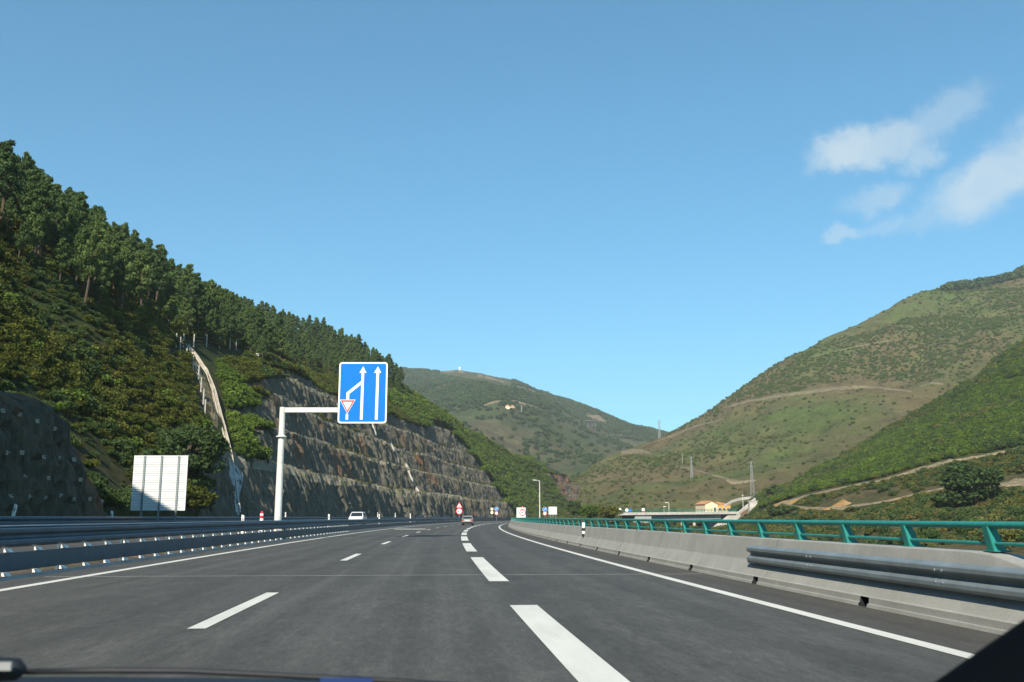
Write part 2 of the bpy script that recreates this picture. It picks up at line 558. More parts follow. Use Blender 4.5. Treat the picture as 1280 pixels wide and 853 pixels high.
class MB:
    """collects simple solids; build() links them as ONE mesh"""
    def __init__(s):
        s.v, s.f, s.m = [], [], []

    def _add(s, vs, fs, mi=0):
        o = len(s.v)
        s.v += [tuple(v) for v in vs]
        s.f += [tuple(i + o for i in f) for f in fs]
        s.m += [mi] * len(fs)
        return s

    def box(s, c, d, rot=None, mi=0):
        x, y, z = d[0] / 2, d[1] / 2, d[2] / 2
        P = [Vector(p) for p in ((-x, -y, -z), (x, -y, -z), (x, y, -z), (-x, y, -z), (-x, -y, z), (x, -y, z), (x, y, z), (-x, y, z))]
        if rot is not None:
            P = [rot @ p for p in P]
        c = Vector(c)
        return s._add([p + c for p in P], [(0, 3, 2, 1), (4, 5, 6, 7), (0, 1, 5, 4), (1, 2, 6, 5), (2, 3, 7, 6), (3, 0, 4, 7)], mi)

    def tube(s, pts, rad, n=8, mi=0, caps=True):
        pts = [Vector(p) for p in pts]
        rad = rad if isinstance(rad, (list, tuple)) else [rad] * len(pts)
        rings = []
        for i, p in enumerate(pts):
            d = (pts[min(i + 1, len(pts) - 1)] - pts[max(i - 1, 0)]).normalized()
            a = d.cross(Vector((0, 0, 1)) if abs(d.z) < 0.95 else Vector((1, 0, 0))).normalized()
            b = d.cross(a).normalized()
            rings.append([p + (a * math.cos(2 * math.pi * k / n) + b * math.sin(2 * math.pi * k / n)) * rad[i] for k in range(n)])
        vs = [v for r_ in rings for v in r_]
        fs = [(i * n + k, i * n + (k + 1) % n, (i + 1) * n + (k + 1) % n, (i + 1) * n + k) for i in range(len(pts) - 1) for k in range(n)]
        if caps:
            fs += [tuple(range(n - 1, -1, -1)), tuple((len(pts) - 1) * n + k for k in range(n))]
        return s._add(vs, fs, mi)

    def prism(s, poly, y0, y1, mi=0, axis='y'):
        """polygon in (x,z) extruded along y"""
        n = len(poly)
        vs = [(p[0], y0, p[1]) for p in poly] + [(p[0], y1, p[1]) for p in poly]
        fs = [tuple(range(n)), tuple(range(2 * n - 1, n - 1, -1))] + [(k, k + n, (k + 1) % n + n, (k + 1) % n) for k in range(n)]
        return s._add(vs, fs, mi)

    def disc(s, c, r, y0, y1, n=24, mi=0):
        return s.prism([(c[0] + r * math.cos(2 * math.pi * k / n), c[1] + r * math.sin(2 * math.pi * k / n)) for k in range(n)], y0, y1, mi)

    def build(s, name, mats, parent=None, smooth=False, bevel=0.0):
        me = bpy.data.meshes.new(name)
        me.from_pydata(s.v, [], s.f)
        for m in (mats if isinstance(mats, (list, tuple)) else [mats]):
            me.materials.append(MATS[m])
        me.polygons.foreach_set('material_index', s.m)
        if smooth:
            me.polygons.foreach_set('use_smooth', [True] * len(s.f))
        bm = bmesh.new()
        bm.from_mesh(me)
        bmesh.ops.recalc_face_normals(bm, faces=bm.faces)
        if bevel:
            bmesh.ops.bevel(bm, geom=[e for e in bm.edges if e.calc_face_angle(0) > 0.5], offset=bevel, segments=2, affect='EDGES')
        bm.to_mesh(me)
        bm.free()
        me.update()
        return link_mesh(name, me, parent)


def copy_tree(o, parent=None):
    c = o.copy()
    COL.objects.link(c)
    c.parent = parent
    for ch in list(o.children):
        copy_tree(ch, c)
    return c


# ------------------------------------------------------------------ the line of the road
def cx(Y):
    Y = np.asarray(Y, float)
    a = 1.33 - 0.0895 * Y + 0.000308 * Y * Y
    Y1 = 620.0
    b = (1.33 - 0.0895 * Y1 + 0.000308 * Y1 * Y1) + (-0.0895 + 0.000616 * Y1) * (Y - Y1)
    return np.where(Y < Y1, a, b)


def dcx(Y):
    return np.where(np.asarray(Y, float) < 620, -0.0895 + 0.000616 * np.asarray(Y, float), -0.0895 + 0.000616 * 620)


def pt(Y, o, z=0.0):
    Y = np.asarray(Y, float)
    d = dcx(Y); k = 1 / np.sqrt(1 + d * d)
    x = cx(Y) + o * k
    y = Y - o * d * k
    return np.stack(np.broadcast_arrays(x, y, np.asarray(z, float) + 0 * x), -1)


def vpt(Y, o, z=0.0):
    return Vector([float(q) for q in pt(Y, o, z)])


def heading(Y):
    return -math.atan(float(dcx(Y)))       # rotation about z that turns +Y onto the road


def sweep(name, prof, Ys, mat, parent=None, smooth=False, link=True):
    """profile [(o,z)...] swept along the road; UV = (metres across the profile, metres along)"""
    Ys = np.asarray(Ys, float)
    n = len(prof)
    V = np.concatenate([pt(Ys, o, z)[:, None, :] for o, z in prof], 1)
    u = [prof[0][0]]
    for a, b in zip(prof[:-1], prof[1:]):
        u.append(u[-1] + math.hypot(b[0] - a[0], b[1] - a[1]))
    UV = np.stack(np.broadcast_arrays(np.array(u)[None, :], Ys[:, None]), -1)
    i, j = np.meshgrid(np.arange(len(Ys) - 1), np.arange(n - 1), indexing='ij')
    a = (i * n + j).ravel()
    F = np.stack([a, a + 1, a + n + 1, a + n], 1)
    me = np_mesh(name, V.reshape(-1, 3), F, mat, smooth=smooth, uv=UV.reshape(-1, 2))
    return link_mesh(name, me, parent) if link else me


def yr(a, b, step):
    return np.linspace(a, b, max(2, int(round((b - a) / step)) + 1))


# ------------------------------------------------------------------ ground
gm = MB()
gm.v = [(-3600, -1500, -60), (3600, -1500, -60), (3600, 4400, -60), (-3600, 4400, -60)]
gm.f = [(0, 1, 2, 3)]
gm.m = [0]
tag(gm.build('ground', 'far_slope'), kind='structure')

RY = np.concatenate([yr(-40, 60, 2), yr(63, 900, 4)])
road = sweep('road', [(-10.4, 0.0), (-9.5, 0), (-8.4, 0), (-6, 0), (-3.8, 0), (0, 0), (3.4, 0), (4.72, 0)], RY, 'asphalt')
tag(road, kind='structure')
opp = sweep('opposite_carriageway', [(-22.6, 0.22), (-17, 0.2), (-11.6, 0.2)], RY, 'asphalt')
tag(opp, kind='structure')
tag(sweep('median_strip', [(-11.6, 0.196), (-11.2, 0.13), (-10.4, -0.004)], RY, 'verge'), kind='structure')
tag(sweep('embankment', [(5.3, -0.4), (6.2, -0.6), (9, -2.6), (16, -7), (30, -15), (60, -22)], yr(-40, 640, 8), 'hill_soil'), kind='structure')


def strip(name, o0, o1, Ya, Yb, z, parent=road, mat='road_paint', step=2.0):
    return sweep(name, [(o0, z), (o1, z)], yr(Ya, Yb, step), mat, parent)


strip('edge_line', 3.33, 3.53, -20, 500, 0.006)
strip('edge_line', -8.55, -8.33, -20, 500, 0.006)
for k in range(-1, 26):                            # wide broken line beside the merging lane
    a = 18.8 + 16.25 * k
    strip('wide_lane_dash', -0.19, 0.19, a, a + 11.2, 0.006)
for k in range(-1, 26):
    a = 11.2 + 16.8 * k
    strip('lane_dash', -3.93, -3.73, a, a + 5.1, 0.006)
for Yj in (20.9,):
    strip('expansion_joint', -9.2, 4.5, Yj, Yj + .06, 0.004, mat='pale_concrete', step=.05)
strip('arrow_stroke', -7.6, -4.4, 100, 104, 0.006)
for (o0, o1) in ((-20.9, -20.7), (-12.6, -12.4)):
    sweep('edge_line', [(o0, 0.226), (o1, 0.226)], yr(-20, 420, 3), 'road_paint', opp)
for k in range(0, 14):
    a = 60 + 16 * k
    sweep('lane_dash', [(-16.9, 0.226), (-16.7, 0.226)], yr(a, a + 4, 2), 'road_paint', opp)


# ------------------------------------------------------------------ left hillside and rock cutting
CY = np.array([-80, 100, 220, 320, 380, 420, 450, 480, 520, 560, 600, 640, 680, 720, 760, 820.])
CT = np.array([110, 118, 121, 125, 121, 103, 86, 76, 72, 68, 64, 58, 46, 30, 22, 20.])
CZ = np.array([67, 72, 74, 79, 82, 79, 69, 58, 52, 48, 43, 38, 32, 18, 3, -2.])


def hill_h(Y, t):
    Y = np.asarray(Y, float); t = np.asarray(t, float)
    tc_ = np.interp(Y, CY, CT); zc = np.interp(Y, CY, CZ)
    x = np.clip(t / tc_, 0.0, 1.0)
    nat = zc * x ** 0.85
    nat = np.where(t > tc_, zc - 0.4 * (t - tc_), nat)
    rel = fbm(Y / 38.0, t / 30.0, None, 4) * 2.2 * sstep(26, 60, t)
    gul = 0.2 + 1.0 * np.maximum(t - 26.5, 0) + 0.6 * fbm(Y / 9.0, t / 7.0, None, 3) * sstep(27, 32, t)
    # side gullies where the cutting stops
    w = sstep(46, 56, Y) * (1 - sstep(136, 222, Y))
    gul = gul + 4.8 * sstep(102, 114, Y) * sstep(27.0, 30.5, t)
    zl = np.interp(Y, [290, 300, 340, 380, 430, 470, 500, 520, 600, 622, 645, 700, 730], [80, 43, 38, 32, 25, 18, 11, 8, 8, 22, 31, 27, 60])
    lim = np.maximum(0.2, zl + 1.35 * (t - 38)) + 0.5 * fbm(Y / 9.0, t / 7.0, None, 3) * sstep(28, 33, t)
    n = nat + rel
    n = n * (1 - w) + np.minimum(n, gul) * w
    n = np.where(Y > 290, np.minimum(n, lim), n)
    return n


def cut_extra(Y, t):
    # only the lowest face is cut where the side gully comes down; near the camera an unseen tall wall, raised to cast shade ahead
    Y = np.asarray(Y, float)
    return (np.asarray(t) > 31.0) * 100.0 * (1 - sstep(128, 142, Y)) + (np.asarray(t) > 27) * 100.0 * sstep(500, 506, Y) * (1 - sstep(612, 622, Y)) + (np.asarray(t) > 28.5) * 60.0 * (1 - sstep(44, 50, Y))


PROF = [(22.6, .21, 0), (24.5, .12, 0), (26.2, .15, 0)]           # (t, cut height, is_face)
tt, zz = 27.6, 0.2
PROF.append((tt, zz, 1))
for (dh, dt_) in ((8.4, 2.8), (7.6, 2.5), (7.4, 2.5), (7.6, 2.5), (8.6, 2.9)):
    for q in range(1, 10):
        PROF.append((tt + dt_ * q / 9, zz + dh * q / 9, 1))
    tt += dt_; zz += dh
    for q in (0.5, 1.6, 2.5):
        PROF.append((tt + q, zz + 0.06 * q, 2))
    tt += 2.5; zz += 0.15
NC = len(PROF)
tnat = list(np.concatenate([np.arange(tt + 1.5, 140, 2.6), np.arange(142, 330, 12)]))
T = np.array([p[0] for p in PROF] + tnat)
ZC = np.array([p[1] for p in PROF] + [1e9] * len(tnat))
FA = np.array([p[2] for p in PROF] + [3] * len(tnat))
HY = np.concatenate([yr(-70, 44, 6), yr(47, 108, 1.5), yr(109, 330, 0.62), yr(331, 520, 1.0), yr(523, 820, 3)])
YY, TT = np.meshgrid(HY, T, indexing='ij')
ZCC = np.broadcast_to(ZC, YY.shape)
NAT = hill_h(YY, TT)
# uneven cut: each bench wanders a little in height along the road
wander = fbm(YY / 45.0, TT * 0 + np.floor(TT / 4.4), None, 3) * 0.7 * (ZCC > 4)
CUT = ZCC + np.where(ZCC < 1e8, wander, 0) + cut_extra(YY, TT)
cutting = CUT < NAT
ZZ = np.minimum(CUT, NAT)
isface = np.broadcast_to(FA == 1, YY.shape) & cutting
isbench = np.broadcast_to(FA == 2, YY.shape) & cutting
# broken, vertically ribbed rock
rib = fbm(YY / 2.2, ZZ / 15.0, None, 4, 0.6)
but = fbm(YY / 17.0, ZZ / 30.0, None, 3)
chip = np.abs(fbm(YY / 1.9, ZZ / 2.6, None, 3))
push = np.where(isface | isbench, 0.42 * rib + 0.75 * but - 0.3 * chip, 0)
# fractured blocks stepping in and out
ca = np.floor(YY / 2.3 + 0.5 * vnoise(YY / 3.0, ZZ / 2.0)); cb = np.floor(ZZ / 2.7 + 0.6 * vnoise(YY / 2.2, ZZ / 3.0) + 0.37 * ca)
blk = vnoise(ca * 7.31 + 0.5, cb * 3.77 + 0.5)
push = push + np.where(isface, 0.55 * blk, 0)
edge = sstep(0.25, 1.6, ZZ)
# two recessed down-chutes in the face
push = push * edge
gully_y = 262.0
gw = np.exp(-((YY - gully_y - 0.5 * (TT - 28)) / 2.0) ** 2)
push = push + np.where(isface | isbench, 3.6 * gw, 0)
ZZ = ZZ + np.where(isbench, 0.25 * fbm(YY / 2.0, TT, None, 3), 0)
P = pt(YY.ravel(), 0, 0)
d_ = dcx(YY.ravel()); kk = 1 / np.sqrt(1 + d_ * d_)
off = -(TT + push).ravel()
LV = np.stack([P[:, 0] + off * kk, P[:, 1] - off * d_ * kk, ZZ.ravel()], 1)
nr, nc = YY.shape
i, j = np.meshgrid(np.arange(nr - 1), np.arange(nc - 1), indexing='ij')
a = (i * nc + j).ravel()
LF = np.stack([a, a + nc, a + nc + 1, a + 1], 1)
cf = cutting.ravel()[LF].sum(1) >= 3
jf = j.ravel()
kind_face = np.where(cf & (jf >= 3) & (jf < NC), np.where((FA[np.minimum(jf + 1, nc - 1)] == 1) & (FA[np.minimum(jf + 2, nc - 1)] == 1), 1, 2), 0)
rock_f = LF[kind_face > 0]
soil_f = LF[kind_face == 0]


def compact(V, F):
    u, inv = np.unique(F, return_inverse=True)
    return V[u], inv.reshape(F.shape)


v_, f_ = compact(LV, rock_f)
tag(link_mesh('rock_cutting', np_mesh('rock_cutting', v_, f_, ['rock', 'bench_gravel', 'rust_rock'], idx=np.where((LV[rock_f[:, 0], 1] > 600) & (kind_face[kind_face > 0] == 1), 2, kind_face[kind_face > 0] - 1))), kind='structure')
v_, f_ = compact(LV, soil_f)
tag(link_mesh('hillside', np_mesh('hillside', v_, f_, 'hill_soil', smooth=True)), kind='structure')
BV_L = BVHTree.FromPolygons([Vector(v) for v in LV.tolist()], LF.tolist())

# rock outcrop on the far left
oy = yr(18, 79, 0.45)
oh = np.interp(oy, [18, 50, 59, 64.5, 67.5, 71, 74.5, 77.5, 79], [8.6, 8.5, 8.7, 8.7, 7.9, 5.4, 2.9, 1.0, 0.2])
oprof = [(25.6, 0.0)] + [(25.7 + 0.11 * q, q / 20.0) for q in range(1, 19)] + [(28.1, 0.97), (28.9, 1.03), (30.2, 1.05), (32, 1.02), (35, 0.95), (39, 0.75), (44, 0.3)]
OY, OT = np.meshgrid(oy, [p[0] for p in oprof], indexing='ij')
OZ = oh[:, None] * np.array([p[1] for p in oprof])[None, :]
pu = (0.6 * fbm(OY / 5.0, OZ / 5.0, None, 4) + 0.4 * fbm(OY / 1.5, OZ / 1.5, None, 3) + 0.35 * vnoise(np.floor(OY / 1.4 + .4 * vnoise(OY, OZ)) * 5.3 + .5, np.floor(OZ / 1.3 + .4 * vnoise(OZ, OY)) * 3.1 + .5)) * sstep(0.0, 1.5, OZ)
OT2 = OT - pu - 1.0 * sstep(70, 79, OY) * -1.5
OZ = OZ + 0.3 * fbm(OY / 4, OT / 4, None, 3) * sstep(0.5, 2, OZ) - 0.3 * (OT > 43)
OV = pt(OY.ravel(), 0, 0)
d_ = dcx(OY.ravel()); kk = 1 / np.sqrt(1 + d_ * d_)
OV = np.stack([OV[:, 0] - OT2.ravel() * kk, OV[:, 1] + OT2.ravel() * d_ * kk, OZ.ravel()], 1)
n2 = len(oprof)
i, j = np.meshgrid(np.arange(len(oy) - 1), np.arange(n2 - 1), indexing='ij')
a = (i * n2 + j).ravel()
OF = np.stack([a, a + n2, a + n2 + 1, a + 1], 1)
outcrop = link_mesh('rock_outcrop', np_mesh('rock_outcrop', OV, OF, 'dark_rock', smooth=False))
tag(outcrop, kind='structure')
BV_O = BVHTree.FromPolygons([Vector(v) for v in OV.tolist()], OF.tolist())
CAMP = Vector((0, 0, CAMZ))


def hit(bv, x, y):
    return bv.ray_cast(CAMP, ray(x, y))


bolts = MB()
for (x, y) in ((3, 514), (24, 518), (46, 527), (68, 536), (87, 529), (92, 544), (105, 548), (112, 540), (8, 566), (27, 566), (54, 572), (73, 573), (92, 575), (110, 575), (126, 580),
               (13, 621), (36, 621), (56, 622), (76, 620), (92, 624), (112, 624), (127, 627), (142, 628), (30, 596), (60, 598), (100, 600), (120, 604)):
    h = hit(BV_O, x, y)
    if h[0] is not None:
        q = h[1].to_track_quat('Z', 'Y').to_matrix()
        bolts.box(h[0] + h[1] * 0.03, (0.26, 0.26, 0.06), q)
        bolts.tube([h[0], h[0] + h[1] * 0.2], 0.035, 6)
tag(bolts.build('rock_bolt', 'pale_stone', outcrop), kind='stuff')


# ------------------------------------------------------------------ hills across the valley
def loft(name, rows, nx, ny, mat, amp, wav, back, seed=0.0, crest_amp=0.35):
    """rows from the foot to the crest; each row a polyline (photo x, photo y, distance). A far side is added behind the crest."""
    n = nx + 1
    rr = []
    for r_ in rows:
        xs = [p[0] for p in r_]
        X = np.linspace(xs[0], xs[-1], n)
        yy = np.interp(X, xs, [p[1] for p in r_]); dd = np.interp(X, xs, [p[2] for p in r_])
        # soften the corners of the polyline
        for _ in range(2):
            yy[1:-1] = 0.25 * yy[:-2] + 0.5 * yy[1:-1] + 0.25 * yy[2:]
            dd[1:-1] = 0.25 * dd[:-2] + 0.5 * dd[1:-1] + 0.25 * dd[2:]
        rr.append(np.array([at(a, b, c) for a, b, c in zip(X, yy, dd)]))
    k = len(rr)
    G = []
    edge = []
    for s in range(k - 1):
        m = ny[s]
        for q in range(m):
            f = q / m
            p0, p1, p2, p3 = rr[max(s - 1, 0)], rr[s], rr[s + 1], rr[min(s + 2, k - 1)]
            lin = p1 * (1 - f) + p2 * f
            cat = 0.5 * ((2 * p1) + (p2 - p0) * f + (2 * p0 - 5 * p1 + 4 * p2 - p3) * f * f + (3 * p1 - p0 - 3 * p2 + p3) * f ** 3)
            G.append(0.5 * lin + 0.5 * cat)
            edge.append(1.0)
    G.append(rr[-1]); edge.append(crest_amp)
    G = np.array(G)
    c = rr[-1]
    bk = []
    for dist, drop in back:
        q = c.copy()
        dirn = c[:, :2] / np.linalg.norm(c[:, :2], axis=1)[:, None]
        q[:, :2] += dirn * dist
        q[:, 2] -= drop
        bk.append(q)
    nf = len(G)
    G = np.concatenate([G, np.array(bk)], 0)
    e = np.array(edge + [1.0] * len(bk))
    for z in (2, 3, 4):
        if nf - z >= 0:
            e[nf - z] = max(e[nf - z] * (0.5 + 0.12 * z), 0.3)
    N1 = fbm(G[..., 0] / wav + seed, G[..., 1] / wav, None, 5, 0.5)
    N2 = fbm(G[..., 0] / (wav * .13) + seed, G[..., 1] / (wav * .13), None, 3, 0.55)
    G[..., 2] += (amp * N1 + 0.16 * amp * N2) * e[:, None]
    V = G.reshape(-1, 3)
    m = len(G)
    i, j = np.meshgrid(np.arange(m - 1), np.arange(nx), indexing='ij')
    a = (i * n + j).ravel()
    F = np.stack([a, a + 1, a + n + 1, a + n], 1)
    o = link_mesh(name, np_mesh(name, V, F, mat, smooth=True))
    tag(o, kind='structure')
    front = F[: (nf - 1) * nx]
    return o, V, front, BVHTree.FromPolygons([Vector(v) for v in V.tolist()], F.tolist())


# nearest bank across the valley: scrub, a dirt track, a plantation above it
spur, V_A, F_A, BV_A = loft('valley_spur', [
    [(640, 760, 120), (800, 760, 110), (960, 790, 95), (1280, 830, 80), (1700, 850, 70)],
    [(640, 672, 300), (760, 672, 260), (860, 684, 180), (960, 694, 150), (1120, 704, 120), (1280, 706, 110), (1700, 715, 100)],
    [(640, 656, 430), (760, 655, 390), (860, 676, 330), (925, 672, 310), (960, 662, 265), (1120, 648, 210), (1280, 640, 190), (1700, 640, 170)],
    [(640, 650, 480), (760, 652, 440), (860, 656, 400), (925, 652, 380), (950, 642, 360), (975, 633, 330), (1100, 602, 290), (1180, 580, 270), (1280, 562, 260), (1700, 500, 240)],
    [(640, 645, 520), (760, 646, 480), (860, 643, 430), (905, 641, 415), (925, 630, 408), (960, 616, 405), (1000, 596, 410), (1080, 556, 430), (1160, 508, 450), (1280, 430, 480), (1700, 250, 500)],
], 180, [6, 16, 14, 26], 'green_slope', 2.6, 42.0, [(30, 6), (90, 40), (180, 90)], 3.0)

mount, V_B, F_B, BV_B = loft('valley_mountain', [
    [(560, 665, 560), (690, 660, 540), (780, 656, 520), (860, 650, 500), (940, 646, 490), (1040, 640, 500), (1280, 600, 530), (1800, 560, 560)],
    [(560, 650, 640), (690, 636, 640), (780, 606, 680), (860, 592, 690), (940, 580, 680), (1040, 545, 700), (1280, 470, 740), (1800, 330, 760)],
    [(560, 646, 700), (660, 632, 760), (700, 610, 800), (740, 582, 860), (768, 566, 900), (800, 556, 930), (832, 544, 980), (866, 530, 1000), (900, 512, 1000), (950, 478, 1000), (1000, 443, 1010), (1050, 417, 1030), (1100, 395, 1060), (1180, 362, 1100), (1280, 339, 1150), (1800, 190, 1250)],
], 240, [26, 60], 'heath', 9.0, 120.0, [(60, 8), (200, 70), (500, 260)], 9.0, 0.12)

far, V_C, F_C, BV_C = loft('distant_mountain', [
    [(300, 660, 760), (500, 655, 760), (640, 652, 800), (760, 650, 860), (900, 650, 900), (1100, 650, 1000)],
    [(300, 560, 1100), (500, 560, 1100), (600, 566, 1050), (660, 580, 1050), (720, 590, 1100), (800, 600, 1100), (900, 600, 1150), (1100, 600, 1200)],
    [(300, 510, 1400), (500, 516, 1400), (570, 512, 1350), (620, 502, 1300), (680, 530, 1300), (740, 560, 1350), (800, 575, 1350), (900, 580, 1400), (1100, 590, 1500)],
    [(300, 480, 2300), (440, 470, 2250), (500, 466, 2200), (545, 465, 2200), (572, 462, 2200), (600, 467, 2180), (640, 481, 2100), (690, 499, 2050), (730, 514, 2000), (762, 527, 1950), (785, 534, 1950), (820, 543, 1980), (860, 556, 2000), (1100, 610, 2000)],
], 200, [16, 22, 46], 'far_slope', 16.0, 260.0, [(150, 20), (700, 300)], 21.0, 0.12)

ridge, V_D, F_D, BV_D = loft('distant_ridge', [
    [(640, 600, 2600), (900, 600, 2600)],
    [(640, 548, 3400), (760, 545, 3400), (800, 541, 3400), (840, 540, 3400), (900, 536, 3500)],
], 40, [12], 'far_slope', 10.0, 300.0, [(300, 40)], 4.0, 0.1)


# tracks and bare earth lying on the slopes
def drape(name, bv, top, bot, mat, lift=0.35, step=2.0):
    """strip of bare earth between two lines on the slope"""
    x0, x1 = top[0][0], top[-1][0]
    X = np.linspace(x0, x1, max(8, int((x1 - x0) / step)))
    ty = np.interp(X, [p[0] for p in top], [p[1] for p in top])
    by = np.interp(X, [p[0] for p in bot], [p[1] for p in bot])
    V, rows = [], []
    for i_, (x, t_, b_) in enumerate(zip(X, ty, by)):
        j1, j2 = ((.25 + .16 * abs(b_ - t_)) * float(fbm(x / 9.0, 3.3, None, 3)), (.25 + .16 * abs(b_ - t_)) * float(fbm(x / 8.0, 9.1, None, 3)))
        ok = []
        for f in (0, 0.33, 0.67, 1):
            h = bv.ray_cast(CAMP, ray(x, (t_ + j1) * (1 - f) + (b_ + j2) * f))
            if h[0] is None:
                ok = None
                break
            nrm = h[1] if h[1].z > 0 else -h[1]
            ok.append(h[0] + nrm * (lift * (0.25 if f in (0, 1) else 1.0)))
        if ok:
            rows.append(len(V))
            V += ok
        else:
            rows.append(None)
    F = []
    for a_, b_ in zip(rows[:-1], rows[1:]):
        if a_ is None or b_ is None or (V[a_] - V[b_]).length > 60:
            continue
        F += [(a_ + k, a_ + k + 1, b_ + k + 1, b_ + k) for k in range(3)]
    if not F:
        print('no hit', name, top[0])
        return
    o = link_mesh(name, np_mesh(name, np.array([list(v) for v in V]), np.array(F), mat, smooth=True))
    tag(o, kind='structure')


TRACKS = []


def track(bv, pts, w, mat='dirt', lift=0.35, name='dirt_track'):
    TRACKS.append((pts, w if isinstance(w, (int, float)) else max(w)))
    ws = w if isinstance(w, (list, tuple)) else [w] * len(pts)
    drape(name, bv, [(p[0], p[1] - q / 2) for p, q in zip(pts, ws)], [(p[0], p[1] + q / 2) for p, q in zip(pts, ws)], mat, lift)


track(BV_A, [(955, 640), (975, 632), (1005, 621), (1050, 611), (1100, 602), (1140, 590), (1180, 579), (1220, 572), (1280, 561), (1400, 545)], [3, 5, 2.6, 2.6, 3.2, 4, 5.5, 4.5, 4, 4])
track(BV_A, [(980, 632), (1010, 636), (1050, 636), (1100, 629), (1140, 620), (1180, 611)], [3, 4, 4, 2.2, 1.8, 1.2])
track(BV_A, [(1030, 638), (1038, 636), (1046, 632.5), (1053, 629.5), (1058, 629), (1064, 630)], [.5, 4, 8, 9.5, 6, .6], 'ochre_earth', name='bare_earth')
track(BV_A, [(956, 639), (966, 635), (978, 631), (990, 627.5), (1000, 625)], [.6, 5, 7, 5, .6], 'ochre_earth', name='bare_earth')
track(BV_A, [(1240, 608), (1258, 606), (1290, 602), (1400, 600)], [.8, 8, 16, 20], 'dirt', name='bare_earth')
track(BV_A, [(1216, 476), (1224, 464), (1235, 452)], [6, 10, 5], 'dirt', name='dirt_track')
track(BV_A, [(1258, 476), (1280, 472), (1350, 465)], 3, 'dirt')
track(BV_B, [(905, 510), (940, 501), (990, 493), (1040, 486), (1075, 484), (1110, 486), (1140, 490)], [2, 2.4, 3.5, 5, 4, 2.6, 1.6], 'track_earth')
track(BV_B, [(1150, 484), (1165, 479), (1180, 480)], [1.6, 3, 2], 'track_earth')
track(BV_B, [(1012, 447), (1050, 438), (1100, 428), (1125, 424)], [.6, 1.3, 1.2, .6], 'track_earth')
track(BV_B, [(845, 583), (860, 586), (880, 591), (905, 598), (925, 602)], [1.2, 2, 1.6, 2, 1.5], 'track_earth')
track(BV_B, [(908, 600), (916, 604), (930, 603), (945, 601)], [2, 4, 3, 2], 'dirt')
track(BV_B, [(800, 560), (830, 549), (870, 533), (905, 524)], [2, 1.6, 2, 1.2], 'track_earth')
track(BV_B, [(764, 568), (775, 566), (800, 564), (815, 568)], [2, 6, 5, 2], 'track_earth', name='bare_rock')
track(BV_C, [(605, 508), (620, 503), (640, 502), (660, 507), (680, 515)], [1, 3, 1.5, 3, 1.5], 'track_earth', 2.0, 'bare_rock')
track(BV_C, [(552, 466), (570, 464), (590, 467), (615, 474), (630, 479)], [1, 3, 4, 3, 1], 'track_earth', 2.0, 'bare_rock')
track(BV_C, [(645, 484), (660, 488), (675, 494)], [2, 4, 2], 'track_earth', 2.0, 'bare_rock')
track(BV_C, [(735, 520), (748, 524), (756, 528)], [3, 8, 4], 'track_earth', 2.0, 'bare_rock')
track(BV_C, [(545, 486), (560, 482), (572, 480)], 2, 'dirt', 2.0)


# ------------------------------------------------------------------ plants
def leaf_quads(C, size, rg, up=0.3, asp=1.7):
    """diamond leaves / needle tufts at points C"""
    n = len(C)
    d = rg.normal(size=(n, 3)); d[:, 2] += up
    d /= np.linalg.norm(d, axis=1)[:, None]
    r_ = rg.normal(size=(n, 3))
    s_ = np.cross(d, r_); s_ /= np.linalg.norm(s_, axis=1)[:, None]
    sz = (size * (0.6 + 0.8 * rg.random(n)))[:, None]
    V = np.stack([C - d * sz * asp * .5, C + s_ * sz * .5, C + d * sz * asp * .5, C - s_ * sz * .5], 1).reshape(-1, 3)
    F = np.arange(n * 4).reshape(-1, 4)
    return V, F


def blob_points(n, c, r, rg, shell=0.55):
    d = rg.normal(size=(n, 3)); d /= np.linalg.norm(d, axis=1)[:, None]
    rad = (shell + (1 - shell) * rg.random(n)) ** 0.7
    return np.array(c) + d * rad[:, None] * np.array(r)


def bush_mesh(name, mat, seed, n=760, leaf=0.125):
    rg = np.random.default_rng(seed)
    C = []
    for k in range(9):
        a = rg.random() * 6.28; q = 0.62 * math.sqrt(rg.random())
        r0 = 0.28 + 0.25 * rg.random()
        C.append(blob_points(n // 9, (q * math.cos(a), q * math.sin(a), 0.22 + 0.5 * rg.random() * (1 - 0.6 * q)), (r0, r0, r0 * 0.85), rg))
    C = np.concatenate(C)
    C[:, 2] = np.abs(C[:, 2])
    V, F = leaf_quads(C, leaf, rg)
    return np_mesh(name, V, F, mat)


